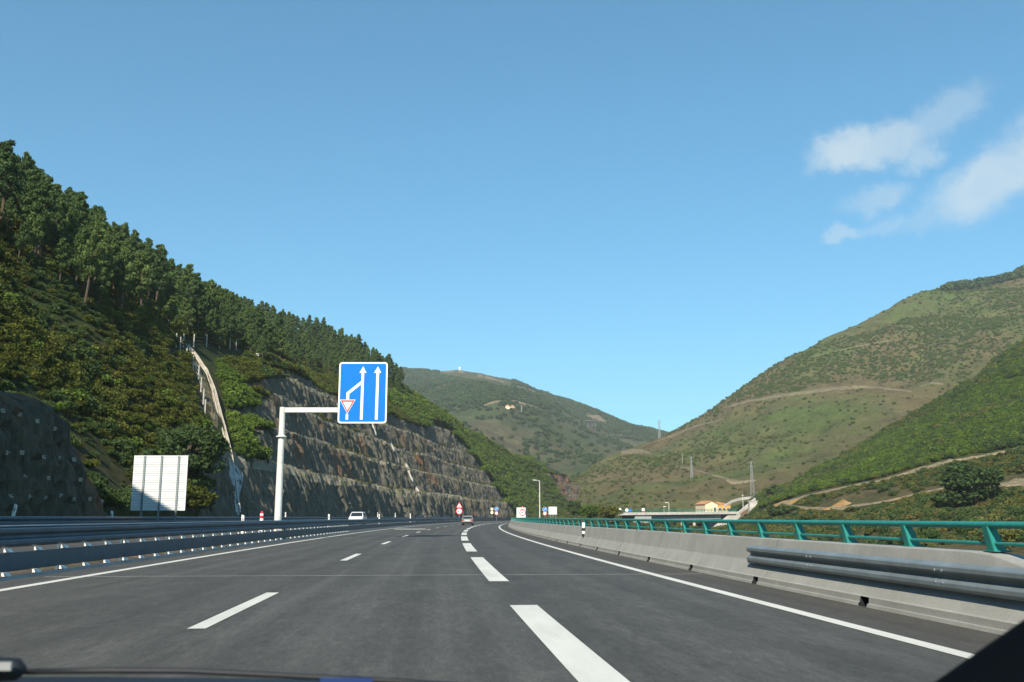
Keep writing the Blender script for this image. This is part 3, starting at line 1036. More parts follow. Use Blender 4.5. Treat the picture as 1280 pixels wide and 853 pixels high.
def pine_meshes(seed):
    """a maritime pine about 1 unit tall: trunk mesh, crown mesh"""
    rg = np.random.default_rng(seed)
    tr = MB()
    lean = rg.normal(size=2) * 0.02
    pts = [(lean[0] * z * z * 2 + 0.008 * math.sin(6 * z + seed), lean[1] * z * z * 2, z) for z in (-0.06, 0.0, .15, .3, .45, .6, .75, .9, .97)]
    tr.tube(pts, [.024, .022, .019, .017, .0145, .012, .009, .005, .002], 7)
    C = []
    nb = 22
    for k in range(nb):
        z = 0.30 + 0.66 * (k / (nb - 1)) ** 0.9
        L = (0.25 * (1 - ((z - 0.30) / 0.72) ** 0.85) + 0.03) * (0.6 + 0.7 * rg.random()) * (0.55 if z < .4 else 1)
        a = k * 2.4 + rg.random() * 0.8
        bx_ = np.interp(z, [p[2] for p in pts], [p[0] for p in pts])
        by_ = np.interp(z, [p[2] for p in pts], [p[1] for p in pts])
        tip = (bx_ + L * math.cos(a), by_ + L * math.sin(a), z + 0.05 + 0.25 * L)
        tr.tube([(bx_, by_, z), ((bx_ + tip[0]) / 2, (by_ + tip[1]) / 2, z + 0.01), tip], [.007, .005, .002], 4, caps=False)
        r0 = 0.035 + 0.27 * L
        C.append(blob_points(95, (bx_ + L * .78 * math.cos(a), by_ + L * .78 * math.sin(a), tip[2]), (r0, r0, r0 * .62), rg, .35))
        C.append(blob_points(30, (bx_ + L * .4 * math.cos(a), by_ + L * .4 * math.sin(a), z + .04), (r0 * .7, r0 * .7, r0 * .5), rg, .3))
    C.append(blob_points(110, (pts[-1][0], pts[-1][1], .95), (.05, .05, .07), rg, .2))
    V, F = leaf_quads(np.concatenate(C), 0.021, rg, 0.7, 2.6)
    o = tr.build('trunk', 'bark')
    tm = o.data
    bpy.data.objects.remove(o)
    return tm, np_mesh('crown', V, F, 'pine_needles')


PINES = [pine_meshes(40 + k) for k in range(6)]
PROTO = {}


def proto_collection(key, meshes):
    c = bpy.data.collections.new('plants_' + key)
    for k, me in enumerate(meshes):
        o = bpy.data.objects.new('%s_%02d' % (key, k), me)
        c.objects.link(o)
    PROTO[key] = (c, len(meshes))


proto_collection('scrub', [bush_mesh('scrub', 'scrub_leaves', k) for k in range(5)])
proto_collection('green', [bush_mesh('green', 'green_leaves', 20 + k) for k in range(4)])
proto_collection('dark', [bush_mesh('dark', 'dark_leaves', 30 + k) for k in range(4)])
proto_collection('heath', [bush_mesh('heath', 'heath_leaves', 35 + k, 300, 0.19) for k in range(4)])
proto_collection('far', [bush_mesh('far', 'dark_leaves', 55 + k, 200, 0.24) for k in range(4)])


def joined_pine(k):
    bm = bmesh.new()
    bm.from_mesh(PINES[k][0]); bm.from_mesh(PINES[k][1])
    me = bpy.data.meshes.new('pine')
    me.materials.append(MATS['bark']); me.materials.append(MATS['pine_needles'])
    nb = len(PINES[k][0].polygons)
    bm.faces.ensure_lookup_table()
    for q, f in enumerate(bm.faces):
        f.material_index = 0 if q < nb else 1
    bm.to_mesh(me); bm.free()
    return me


proto_collection('pine', [joined_pine(k) for k in range(6)])


def scatter(name, key, pts, scl, label, cat='shrubs'):
    col, n = PROTO[key]
    pts = np.asarray(pts, np.float32); N = len(pts)
    me = bpy.data.meshes.new(name)
    me.vertices.add(N)
    me.vertices.foreach_set('co', pts.ravel())
    scl = np.asarray(scl, np.float32)
    if scl.ndim == 1:
        scl = np.stack([scl * rng.uniform(.85, 1.2, N), scl * rng.uniform(.85, 1.2, N), scl * rng.uniform(.75, 1.15, N)], 1)
    rot = np.stack([rng.normal(0, .08, N), rng.normal(0, .08, N), rng.uniform(0, 6.283, N)], 1)
    for nm, arr in (('scl', scl), ('rot', rot)):
        at_ = me.attributes.new(nm, 'FLOAT_VECTOR', 'POINT')
        at_.data.foreach_set('vector', np.asarray(arr, np.float32).ravel())
    ai = me.attributes.new('pick', 'INT', 'POINT')
    ai.data.foreach_set('value', rng.integers(0, n, N).astype(np.int32))
    o = link_mesh(name, me)
    ng = bpy.data.node_groups.new(name + '_scatter', 'GeometryNodeTree')
    ng.interface.new_socket('Geometry', in_out='INPUT', socket_type='NodeSocketGeometry')
    ng.interface.new_socket('Geometry', in_out='OUTPUT', socket_type='NodeSocketGeometry')
    nn, ll = ng.nodes, ng.links
    gi = nn.new('NodeGroupInput'); go = nn.new('NodeGroupOutput')
    iop = nn.new('GeometryNodeInstanceOnPoints')
    ci = nn.new('GeometryNodeCollectionInfo')
    ci.inputs['Collection'].default_value = col
    ci.inputs['Separate Children'].default_value = True
    ci.inputs['Reset Children'].default_value = True

    def attr(nm, ty):
        q = nn.new('GeometryNodeInputNamedAttribute')
        q.data_type = ty
        q.inputs['Name'].default_value = nm
        return q.outputs['Attribute']
    e2r = nn.new('FunctionNodeEulerToRotation')
    ll.new(attr('rot', 'FLOAT_VECTOR'), e2r.inputs[0])
    ll.new(gi.outputs[0], iop.inputs['Points'])
    ll.new(ci.outputs[0], iop.inputs['Instance'])
    iop.inputs['Pick Instance'].default_value = True
    ll.new(attr('pick', 'INT'), iop.inputs['Instance Index'])
    ll.new(e2r.outputs[0], iop.inputs['Rotation'])
    ll.new(attr('scl', 'FLOAT_VECTOR'), iop.inputs['Scale'])
    ll.new(iop.outputs[0], go.inputs[0])
    md = o.modifiers.new('scatter', 'NODES')
    md.node_group = ng
    tag(o, label, cat, kind='stuff')
    return o


def in_frame(P, mx=60, my=40):
    x, y, d = project(P)
    return (x > -mx) & (x < 1280 + mx) & (y > -my) & (y < 853 + my) & (d > 0)


def near_poly(x, y, pts, w):
    """true where (x,y) lies within w pixels of the polyline pts"""
    r_ = np.zeros(len(x), bool)
    for (a, b) in zip(pts[:-1], pts[1:]):
        ax, ay, bx, by = a[0], a[1], b[0], b[1]
        L2 = (bx - ax) ** 2 + (by - ay) ** 2
        t = np.clip(((x - ax) * (bx - ax) + (y - ay) * (by - ay)) / max(L2, 1e-6), 0, 1)
        r_ |= np.hypot(x - ax - t * (bx - ax), y - ay - t * (by - ay)) < w
    return r_


# --- left hill: pines one by one, scrub as a mass
def left_points(n, y0, y1, t0, t1, sd):
    rg = np.random.default_rng(sd)
    Y = rg.uniform(y0, y1, n); t = rg.uniform(t0, t1, n)
    zn = hill_h(Y, t)
    zc = np.interp(t, T[:NC], ZC[:NC], right=1e9) + cut_extra(Y, t)
    natural = zn < zc - 0.3
    Pn = pt(Y, 0, 0)
    d = dcx(Y); k = 1 / np.sqrt(1 + d * d)
    P3 = np.stack([Pn[:, 0] - t * k, Pn[:, 1] + t * d * k, np.minimum(zn, zc)], 1)
    return Y, t, P3, natural


CHAN = [(298, 646), (292, 600), (288, 575), (281, 545), (273, 515), (267, 490), (257, 465), (245, 447), (234, 434)]
PINE_LINE_X = [-80, 0, 120, 230, 300, 345, 400, 440, 490, 520]
PINE_LINE_Y = [300, 318, 372, 412, 428, 440, 446, 458, 482, 470]
Y, t, P3, nat = left_points(16000, 55, 480, 40, 135, 3)
tcY = np.interp(Y, CY, CT)
px, py, dep = project(P3)
okp = nat & (py < np.interp(px, PINE_LINE_X, PINE_LINE_Y) + rng.normal(0, 9, len(px))) & (px > -70) & (px < 512) & (t < tcY + 7) & (py > 100)
cand = np.nonzero(okp)[0]
chosen = []
grid = {}
for q in cand:
    p = P3[q]
    g_ = (int(p[0] // 4), int(p[1] // 4))
    if any(np.hypot(P3[z][0] - p[0], P3[z][1] - p[1]) < 2.5 for dx in (-1, 0, 1) for dy in (-1, 0, 1) for z in grid.get((g_[0] + dx, g_[1] + dy), ())):
        continue
    grid.setdefault(g_, []).append(q)
    chosen.append(q)
print('pines', len(chosen))
# rank by how large they show and how close to the skyline (those stand free against the sky)
chosen.sort(key=lambda q: dep[q] * (0.55 if t[q] > tcY[q] - 22 else 1.0))
pine_proto = []
for q in chosen[:290]:
    k = int(rng.integers(0, 6))
    h = 4.6 + 6.4 * rng.random() ** 1.3
    o = empty('pine_tree', P3[q], rng.uniform(0, 6.28))
    o.rotation_euler = (rng.normal(0, .05), rng.normal(0, .05), rng.uniform(0, 6.28))
    w = rng.uniform(0.72, 1.05)
    o.scale = (h * w, h * w, h)
    link_mesh('trunk', PINES[k][0], o)
    link_mesh('crown', PINES[k][1], o)
    sky_line = t[q] > tcY[q] - 16
    size_ = 'tall' if h > 8.6 else ('short' if h < 7.0 else 'medium')
    zone = 'at the far left edge' if px[q] < 40 else 'left of the white slatted sign' if px[q] < 150 else 'above the white slatted sign' if px[q] < 225 else 'above the concrete drain' if px[q] < 300 else 'left above the rock cutting'
    row = 'skyline' if sky_line else ('lower edge' if py[q] > np.interp(px[q], PINE_LINE_X, PINE_LINE_Y) - 30 else 'middle')
    tag(o, size_ + ' pine on the ' + row + ' of the wooded slope ' + zone, 'pine tree', 'pines on the left ridge')
rest = np.array(chosen[290:], int)
if len(rest):
    h = 4.6 + 6.4 * rng.random(len(rest)) ** 1.3
    w = rng.uniform(0.72, 1.05, len(rest))
    scatter('pine_wood', 'pine', P3[rest], np.stack([h * w, h * w, h], 1), 'dense pine wood filling the upper left ridge', 'pine wood')

Y, t, P3, nat = left_points(230000, 48, 640, 27, 130, 4)
px, py, dep = project(P3)
keep = nat & in_frame(P3) & (t < np.interp(Y, CY, CT) + 3) & ~near_poly(px, py, CHAN, 8) & ~near_poly(px, py, [(216, 441), (300, 444)], 9) & (t > 28)
keep &= ~((px > 225) & (px < 300) & (py > 424) & (py < 560) & (px > np.interp(py, [424, 560], [222, 262])) & (px < np.interp(py, [424, 470, 560], [262, 276, 292])))
bare = fbm(Y / 14.0, t / 11.0, None, 3)
keep &= rng.random(len(Y)) < np.clip(0.85 + 0.6 * bare, 0.15, 1) * np.where(Y > 370, .5, 1)
sz = (0.5 + 1.0 * rng.random(len(Y)) ** 1.6) * np.clip(0.85 + 0.4 * bare, 0.5, 1.35) * np.where(Y > 370, 1.7, 1)
isgreen = ((Y > 380) & (rng.random(len(Y)) < .72)) | ((px > 262) & (px < 360) & (Y < 170)) | (rng.random(len(Y)) < 0.06)
patch = fbm(Y / 22.0 + 31, t / 16.0, None, 3) + rng.normal(0, .35, len(Y))
sz = sz * np.where(patch > .55, 1.2, np.where(patch < -.5, .7, 1))
kd = keep & ~isgreen & (patch > .78)
kh = keep & ~isgreen & (patch < -.52)
ks = keep & ~isgreen & ~kd & ~kh
scatter('scrub', 'scrub', P3[ks], sz[ks], 'olive green scrub covering the hillside left of the drain')
scatter('dark_scrub', 'dark', P3[kd], sz[kd], 'darker taller bushes in patches on the left hillside')
scatter('dry_scrub', 'heath', P3[kh], sz[kh], 'low dry brownish scrub in patches on the left hillside')
scatter('green_scrub', 'green', P3[keep & isgreen], sz[keep & isgreen] * 1.05, 'bright green broom scrub on the hill beyond the rock cutting')

# plants rooted on the cutting's benches and on the verge in front of it
nb_ = 1500
Yb = rng.uniform(112, 470, nb_)
kb = rng.integers(0, 5, nb_)
bt = np.array([27.6 + 2.8 + .7, 32.9 + 2.5 + .7, 37.9 + 2.5 + .7, 42.9 + 2.5 + .7, 47.9 + 2.9 + .7])[kb] + rng.uniform(-.6, 1.2, nb_)
zb = np.interp(bt, T[:NC], ZC[:NC])
pb = np.array([vpt(a_, -b_, c_ + .3) for a_, b_, c_ in zip(Yb, bt, zb)])
okb = (hill_h(Yb, bt) > zb) & ((Yb > 146) | (kb == 0)) & (fbm(Yb / 20.0, kb * 3.7, None, 2) > -0.1)
scatter('bench_grass', 'heath', pb[okb], rng.uniform(.25, .7, okb.sum()), 'dry tufts along the ledges of the rock cutting', 'grass')


def scatter_on(V, F, n, sd):
    rg = np.random.default_rng(sd)
    A, B, C_, D = (V[F[:, k]] for k in range(4))
    ar = np.linalg.norm(np.cross(B - A, C_ - A), axis=1) * .5 + np.linalg.norm(np.cross(C_ - A, D - A), axis=1) * .5
    f = rg.choice(len(F), n, p=ar / ar.sum())
    u, v = rg.random((n, 1)), rg.random((n, 1))
    return A[f] * (1 - u) * (1 - v) + B[f] * u * (1 - v) + C_[f] * u * v + D[f] * (1 - u) * v


def clear_of_tracks(px, py, extra=2.5):
    r_ = np.ones(len(px), bool)
    for pts, w in TRACKS:
        r_ &= ~near_poly(px, py, pts, w * .5 + extra)
    return r_


# --- bank across the valley
P3 = scatter_on(V_A, F_A, 110000, 5)
px, py, dep = project(P3)
above = py < np.interp(px, [940, 975, 1100, 1180, 1280], [645, 628, 597, 574, 556])
cl = in_frame(P3, 40, 10) & clear_of_tracks(px, py, 1.2) & (py < 712)
nz_ = fbm(P3[:, 0] / 30, P3[:, 1] / 30, None, 3)
k1 = cl & above & (rng.random(len(px)) < np.clip(.8 + .5 * nz_, .1, 1)) & (px > 940)
mixd = rng.random(len(px)) + .5 * nz_
for key_, sel_, lab_ in (('green', mixd > .5, 'bright green saplings of the plantation above the dirt track'), ('dark', (mixd <= .5) & (mixd > .0), 'dark green young trees mixed into the plantation slope'), ('heath', mixd <= .0, 'dry olive scrub among the plantation slope')):
    kk_ = k1 & sel_
    scatter('young_plantation', key_, P3[kk_], rng.uniform(1.0, 2.1, kk_.sum()), lab_, 'plantation')
k2 = cl & ~above & (rng.random(len(px)) < np.clip(.36 + .6 * nz_, .07, .85))
k2d = k2 & (rng.random(len(px)) < .38)
k2h = k2 & ~k2d
scatter('valley_scrub', 'heath', P3[k2h], rng.uniform(.6, 1.5, k2h.sum()), 'brown and olive scrub behind the teal railing')
scatter('dark_valley_scrub', 'dark', P3[k2d], rng.uniform(.7, 1.8, k2d.sum()), 'dark green bushes dotted over the bank behind the railing')

# --- heath mountain
P3 = scatter_on(V_B, F_B, 120000, 6)
px, py, dep = project(P3)
cl = in_frame(P3, 30, 10) & clear_of_tracks(px, py, 0.4)
nz_ = fbm(P3[:, 0] / 130, P3[:, 1] / 130, None, 4)
low = py > np.interp(px, [740, 900, 1000, 1280], [560, 545, 540, 440])
rr_ = rng.random(len(px))
kb_ = cl & (rr_ < np.clip(.06 + .22 * nz_ + .10 * low, .015, .4))
scatter('heath_scrub', 'heath', P3[kb_], rng.uniform(.7, 1.8, kb_.sum()), 'low heath scrub over the mountain across the valley')
kg_ = cl & (rng.random(len(px)) < np.clip(.04 + .3 * nz_, .01, .3))
scatter('green_heath', 'green', P3[kg_], rng.uniform(.9, 2.2, kg_.sum()), 'green patches of scrub on the mountain across the valley')
# tree belt along its top right skyline
bel = []
for x in np.arange(1182, 1420, 1.1):
    for q in range(3):
        yb = np.interp(x, [1180, 1200, 1230, 1280, 1420], [362, 356, 349, 338, 300])
        h = BV_B.ray_cast(CAMP, ray(x + rng.uniform(-1, 1), yb + 1.5 + 3.2 * q * min(1, (x - 1178) / 30)))
        if h[0] is not None:
            bel.append(list(h[0]))
scatter('tree_belt', 'far', bel, rng.uniform(4.5, 7.5, len(bel)), 'dark belt of trees along the top right skyline', 'wood')

# --- distant wooded mountain
P3 = scatter_on(V_C, F_C, 90000, 8)
px, py, dep = project(P3)
nz_ = fbm(P3[:, 0] / 240, P3[:, 1] / 240, None, 4)
up_ = py < np.interp(px, [480, 560, 620, 700, 760, 830], [540, 508, 500, 512, 545, 560])
topb = (px > 548) & (px < 640) & (py < np.interp(px, [548, 572, 600, 640], [469, 473, 478, 488]))
kc = in_frame(P3, 10, 10) & (px > 470) & (px < 880) & clear_of_tracks(px, py, 0.0) & ~topb & (rng.random(len(px)) < np.clip(np.where(up_, .75, .18) + .5 * nz_, .03, .95))
scatter('distant_wood', 'far', P3[kc], rng.uniform(2.6, 5.5, kc.sum()), 'distant wood on the mountain closing the valley', 'wood')

# bushes on the embankment right of the bend and behind the railing
eb = []
for q in range(900):
    Yq = rng.uniform(150, 520); oq = rng.uniform(7.5, 26)
    zq = np.interp(oq, [5.3, 6.2, 9, 16, 30], [-.4, -.6, -2.6, -7, -15])
    eb.append(list(vpt(Yq, oq, zq)))
scatter('embankment_scrub', 'dark', eb, rng.uniform(1.0, 2.6, len(eb)), 'dark bushes on the embankment beyond the railing')


# ------------------------------------------------------------------ right parapet with railing and crash beam
PY0, PY1 = 8.3, 330.0
PS = np.concatenate([yr(PY0, 60, 0.5), yr(62, PY1, 2)])
parapet = empty('bridge_parapet', vpt(20, 4.9, 0))
tag(parapet, 'grey concrete parapet with sloped foot along the right shoulder', 'parapet')
INV = Matrix.Translation(parapet.location).inverted()


def under(o, root):
    """parent a mesh that was built in world space"""
    o.parent = root
    o.matrix_parent_inverse = root.matrix_world.inverted() if root.matrix_world != Matrix() else Matrix.Translation(root.location).inverted()
    return o


def prof_sweep(prof, Ys, scale_fn=None):
    Ys = np.asarray(Ys, float)
    V = np.concatenate([pt(Ys, o, (z if scale_fn is None else z * scale_fn(Ys) if z > .3 else z))[:, None, :] for o, z in prof], 1)
    return V


def sweep_end(Yq):                                   # the parapet tapers down at its near end
    return np.interp(Yq, [8.6, 10.7], [0.72, 1.0])


SC = [13.1 + 4.55 * k for k in range(-1, 9)]          # drainage mouths in the foot of the parapet
foot_z = 0.13
prof_main = [(4.66, foot_z), (4.70, 0.145), (4.86, 0.40), (4.97, 0.80), (4.985, 0.815), (5.28, 0.815), (5.30, 0.80), (5.30, -0.6)]


def taper_sweep(name, prof, Ys, mat, root):
    Ys = np.asarray(Ys, float)
    n = len(prof)
    k = sweep_end(Ys)
    V = np.concatenate([pt(Ys, o, np.where(z > .3, .3 + (z - .3) * ((k - .72) / .28 * .75 + .25), z))[:, None, :] for o, z in prof], 1)
    u = np.cumsum([0] + [math.hypot(b[0] - a_[0], b[1] - a_[1]) for a_, b in zip(prof[:-1], prof[1:])])
    UV = np.stack(np.broadcast_arrays(u[None, :], Ys[:, None]), -1)
    i, j = np.meshgrid(np.arange(len(Ys) - 1), np.arange(n - 1), indexing='ij')
    a_ = (i * n + j).ravel()
    F = np.stack([a_, a_ + 1, a_ + n + 1, a_ + n], 1)
    o = link_mesh(name, np_mesh(name, V.reshape(-1, 3), F, mat, uv=UV.reshape(-1, 2)))
    return under(o, root)


# cast in lengths with thin open joints
JL = 9.1
ys = PY0
while ys < 120:
    ye = min(ys + JL, PY1)
    taper_sweep('wall_panel', prof_main, yr(ys, ye - 0.012, 0.45 if ys < 40 else 1.5), 'concrete', parapet)
    ys = ye
taper_sweep('wall_panel', prof_main, yr(ys, PY1, 2), 'concrete', parapet)
capm = MB()
P_ = [vpt(PY0, o, (.3 + (z - .3) * .25 if z > .3 else z)) for o, z in prof_main] + [vpt(PY0, 4.66, -.6)]
capm._add(P_, [tuple(range(len(P_)))])
under(capm.build('end_face', 'concrete'), parapet)
cuts = [PY0] + [q for s in SC for q in (s, s + 0.26)] + [PY1]
for a_, b_ in zip(cuts[0::2], cuts[1::2]):            # plinth between the mouths
    if b_ - a_ > 0.1:
        under(sweep('plinth', [(4.62, 0.0), (4.63, 0.045), (4.655, 0.05), (4.66, foot_z)], yr(a_, b_, .7 if b_ < 60 else 3), 'concrete'), parapet)
for s in SC:
    if s > PY0:
        m = MB()
        q = [vpt(s, 4.64, 0.002), vpt(s + .26, 4.64, 0.002), vpt(s + .26, 4.66, foot_z), vpt(s, 4.66, foot_z)]
        b = [vpt(s, 5.05, 0.002), vpt(s + .26, 5.05, 0.002), vpt(s + .26, 5.05, foot_z), vpt(s, 5.05, foot_z)]
        m._add(q + b, [(0, 1, 5, 4), (1, 2, 6, 5), (2, 3, 7, 6), (3, 0, 4, 7), (4, 5, 6, 7)])
        under(m.build('drain_mouth', 'black_plastic'), parapet)  # black pocket faces put the shade of the recess into the colour

railing = empty('bridge_railing', vpt(20, 5.13, .815))
tag(railing, 'teal steel railing with slanted posts on the concrete parapet', 'railing')
RYs = np.concatenate([yr(7.0, 60, 1.0), yr(62, PY1, 3)])


def tube_sweep(name, o, z, ro, rz, Ys, mat, root, n=10):
    prof = [(o + ro * math.cos(2 * math.pi * k / n), z + rz * math.sin(2 * math.pi * k / n)) for k in range(n + 1)]
    return under(sweep(name, prof, Ys, mat, smooth=True), root)


tube_sweep('top_rail', 5.10, 1.115, 0.05, 0.042, RYs, 'teal_paint', railing)
tube_sweep('lower_rail', 5.13, 0.905, 0.022, 0.022, RYs, 'teal_paint', railing, 8)
pm = MB()
pm._add([(-.09, -.055, 1.10), (.02, -.055, 1.10), (.02, .055, 1.10), (-.09, .055, 1.10), (-.03, -.075, .812), (.13, -.075, .812), (.13, .075, .812), (-.03, .075, .812)],
        [(0, 1, 2, 3), (7, 6, 5, 4), (0, 4, 5, 1), (1, 5, 6, 2), (2, 6, 7, 3), (3, 7, 4, 0)])
pm.box((.05, 0, .822), (.22, .24, .018))
post0 = pm.build('post', 'teal_paint', bevel=.006)
for k in range(0, 105):
    Yq = 8.85 + 1.97 * k
    o = post0 if k == 0 else post0.copy()
    if k:
        COL.objects.link(o)
    o.location = vpt(Yq, 5.13, 0)
    o.rotation_euler = (0, 0, heading(Yq))
    under(o, railing)
far_posts = MB()
for Yq in np.arange(8.85 + 1.97 * 105, PY1, 2.6):
    far_posts.box(vpt(Yq, 5.13, .96), (.1, .12, .3))
tag(under(far_posts.build('far_post', 'teal_paint'), railing), kind='stuff')

beam = empty('crash_beam', vpt(10, 4.45, .6))
tag(beam, 'blue grey corrugated crash beam fixed to the near end of the parapet', 'guardrail')


def w_profile(o, zc, hgt=.31, d=.083, side=-1):
    pr = []
    for f, q in ((-1, .1), (-.93, .35), (-.80, .85), (-.70, 1), (-.42, 1), (-.30, .85), (-.12, .15), (0, .05), (.12, .15), (.30, .85), (.42, 1), (.70, 1), (.80, .85), (.93, .35), (1, .1)):
        pr.append((o + side * d * q, zc + f * hgt / 2))
    return pr


bp_ = w_profile(4.79, .515, .33)
bp2 = [(a_ + .006, b_) for a_, b_ in reversed(bp_)]
under(sweep('beam', bp_ + bp2 + bp_[:1], yr(2.0, 18.4, .5), 'galvanised'), beam)
for Yq in (4.2, 6.2, 8.4, 10.4, 12.4, 14.4, 16.4, 18.0):
    m = MB()
    c_ = vpt(Yq, 4.845, .515)
    m.box(c_, (.11, .12, .16), Matrix.Rotation(heading(Yq), 3, 'Z'))
    if Yq < 8.3:
        m.box(vpt(Yq, 4.96, .3), (.12, .08, 1.0), Matrix.Rotation(heading(Yq), 3, 'Z'))
    under(m.build('spacer', 'galvanised'), beam)
for Yq in (3.3, 7.3, 11.3, 15.3):
    m = MB()
    for dz in (-.07, .07):
        for dy in (-.08, .08):
            m.tube([vpt(Yq + dy, 4.79, .515 + dz), vpt(Yq + dy, 4.70, .515 + dz)], .016, 6)
    under(m.build('splice_bolts', 'steel_grey'), beam)

# striped delineator hung on the parapet
dl = empty('parapet_delineator', vpt(41, 4.9, .5))
tag(dl, 'black and white striped delineator on the parapet', 'delineator')
for (z0, z1, mt) in ((.76, .99, 'white_paint'), (.64, .76, 'black_plastic'), (.52, .64, 'white_paint'), (.40, .52, 'black_plastic'), (.99, 1.03, 'black_plastic')):
    m = MB()
    m.box(vpt(41, 4.84, (z0 + z1) / 2), (.10, .2, z1 - z0), Matrix.Rotation(heading(41), 3, 'Z'))
    under(m.build('band', mt), dl)


# ------------------------------------------------------------------ left barriers
def barrier(name, o, zb, Ya, Yb, label, n_single, spacing, y_near, side=1):
    root = empty(name, vpt(40, o, zb))
    tag(root, label, 'guardrail')
    Ys = np.concatenate([yr(Ya, 90, 1.0), yr(92, Yb, 3)])
    s = side
    up = w_profile(o, zb + .81, .44, .10, s)
    upb = [(a_ - s * .006, b_) for a_, b_ in reversed(up)]
    under(sweep('upper_beam', up + upb + up[:1], Ys, 'blue_grey_steel'), root)
    under(sweep('top_cap', [(o - .07, zb + 1.02), (o - .05, zb + 1.045), (o + .05, zb + 1.045), (o + .07, zb + 1.02)], Ys, 'galvanised'), root)
    pl = [(o + s * .03, zb + .49), (o + s * .055, zb + .485), (o + s * .06, zb + .30), (o + s * .06, zb + .12), (o + s * .03, zb + .10)]
    plb = [(a_ - s * .008, b_) for a_, b_ in reversed(pl)]
    under(sweep('lower_plate', pl + plb + pl[:1], Ys, 'blue_grey_steel'), root)
    bm_ = MB()
    bm_._add([(-.06, -.095, -.035), (.065, -.095, -.035), (.065, .095, -.035), (-.06, .095, -.035), (-.06, -.095, .035), (.0, -.095, .035), (.0, .095, .035), (-.06, .095, .035)],
             [(0, 3, 2, 1), (4, 5, 6, 7), (0, 1, 5, 4), (1, 2, 6, 5), (2, 3, 7, 6), (3, 0, 4, 7)])
    b0 = bm_.build('bracket', 'bright_white')  # white colour and sloped face stand for sunlit metal
    first = True
    rest_ = MB()
    p0 = None
    n = 0
    Yq = y_near
    while Yq < Yb:
        for z in (.535, .055):
            if n < n_single:
                c_ = b0 if first else b0.copy()
                if not first:
                    COL.objects.link(c_)
                first = False
                c_.location = vpt(Yq, o + s * .055, zb + z)
                c_.rotation_euler = (0, 0, heading(Yq))
                under(c_, root)
            else:
                rest_.box(vpt(Yq, o + s * .075, zb + z), (.06, .26, .055), Matrix.Rotation(heading(Yq), 3, 'Z'))
        if n < n_single and n % 3 == 1:
            if p0 is None:
                m = MB()
                m.box((0, 0, .48), (.06, .10, 1.06))
                m.box((s * .03, 0, .80), (.1, .16, .12))
                p0 = m.build('post', 'blue_grey_steel')
                c_ = p0
            else:
                c_ = p0.copy()
                COL.objects.link(c_)
            c_.location = vpt(Yq, o - s * .08, zb)
            c_.rotation_euler = (0, 0, heading(Yq))
            under(c_, root)
        n += 1
        Yq += spacing
    tag(under(rest_.build('far_fixing', 'bright_white'), root), kind='stuff')
    return root


barrier('median_barrier', -10.0, 0.0, 10, 420, 'blue grey double beam barrier with white brackets along the left edge line', 45, 1.5, 17.9)
barrier('outer_barrier', -23.0, 0.21, 35, 420, 'farther blue grey barrier at the foot of the hill and cutting', 45, 1.5, 43.0)
sweep('kerb', [(-9.62, 0.0), (-9.62, .05), (-9.48, .05), (-9.46, 0.0)], yr(0, 250, 3), 'concrete', road)


# ------------------------------------------------------------------ gantry lane sign
GY = 54.0
gbase = Vector((at(349.5, 600, GY).x, GY, 0.1))
gan = empty('lane_sign_gantry', gbase)
tag(gan, 'white cantilever pole holding a blue lane merge sign with arrows', 'road sign')
top_z = at(352, 513, GY).z - gbase.z
jz = at(349, 546, GY).z - gbase.z
tilt = 0.0
m = MB()


def octa(m, z0, z1, r0, r1, n=12):
    vs, fs = [], []
    for z, r_ in ((z0, r0), (z1, r1)):
        vs += [(r_ * math.cos(2 * math.pi * (k + .5) / n), r_ * math.sin(2 * math.pi * (k + .5) / n), z) for k in range(n)]
    fs = [(k, (k + 1) % n, n + (k + 1) % n, n + k) for k in range(n)] + [tuple(range(n - 1, -1, -1)), tuple(range(n, 2 * n))]
    m._add(vs, fs)


octa(m, 0, jz, .205, .17)
pole = m.build('pole', 'weathered_white', gan)
m = MB(); octa(m, jz - .03, jz + .03, .30, .30); octa(m, jz + .03, jz + .08, .24, .2)
m.build('flange', 'weathered_white', pole)
m = MB(); octa(m, -.05, .04, .34, .34)
for k in range(6):
    m.tube([(.28 * math.cos(k * 1.047), .28 * math.sin(k * 1.047), .04), (.28 * math.cos(k * 1.047), .28 * math.sin(k * 1.047), .12)], .025, 6)
m.build('base_plate', 'galvanised', pole)
m = MB()
octa(m, jz + .08, top_z + .17, .17, .16)
m.build('upper_pole', 'weathered_white', gan)
sx0 = at(424, 500, GY).x - gbase.x
sx1 = at(484.5, 500, GY).x - gbase.x
sz0 = at(424, 530, GY).z - gbase.z
sz1 = at(424, 454, GY).z - gbase.z
m = MB()
m.box(((sx1 - .3 + .15) / 2, 0, top_z), (sx1 - .3 - .15, .28, .28))
m.build('arm', 'weathered_white', gan, bevel=.02)
W, H = sx1 - sx0, sz1 - sz0


def rrect(x0, z0, x1, z1, r_, n=5):
    P = []
    for (cx_, cz_, a0) in ((x1 - r_, z1 - r_, 0), (x0 + r_, z1 - r_, 90), (x0 + r_, z0 + r_, 180), (x1 - r_, z0 + r_, 270)):
        P += [(cx_ + r_ * math.cos(R(a0 + 90 * k / n)), cz_ + r_ * math.sin(R(a0 + 90 * k / n))) for k in range(n + 1)]
    return P


m = MB().prism(rrect(sx0, sz0, sx1, sz1, .16), -.29, -.23)
panel = m.build('sign_panel', 'sign_white', gan)
m = MB().prism(rrect(sx0 + .085, sz0 + .085, sx1 - .085, sz1 - .085, .10), -.296, -.288)
m.build('blue_face', 'sign_blue', panel)


def sg(u, v):                                        # crop pixels of the sign -> sign plane
    return (sx0 + (u - 197) / (720 - 197) * W, sz1 - (v - 127) / (768 - 127) * H)


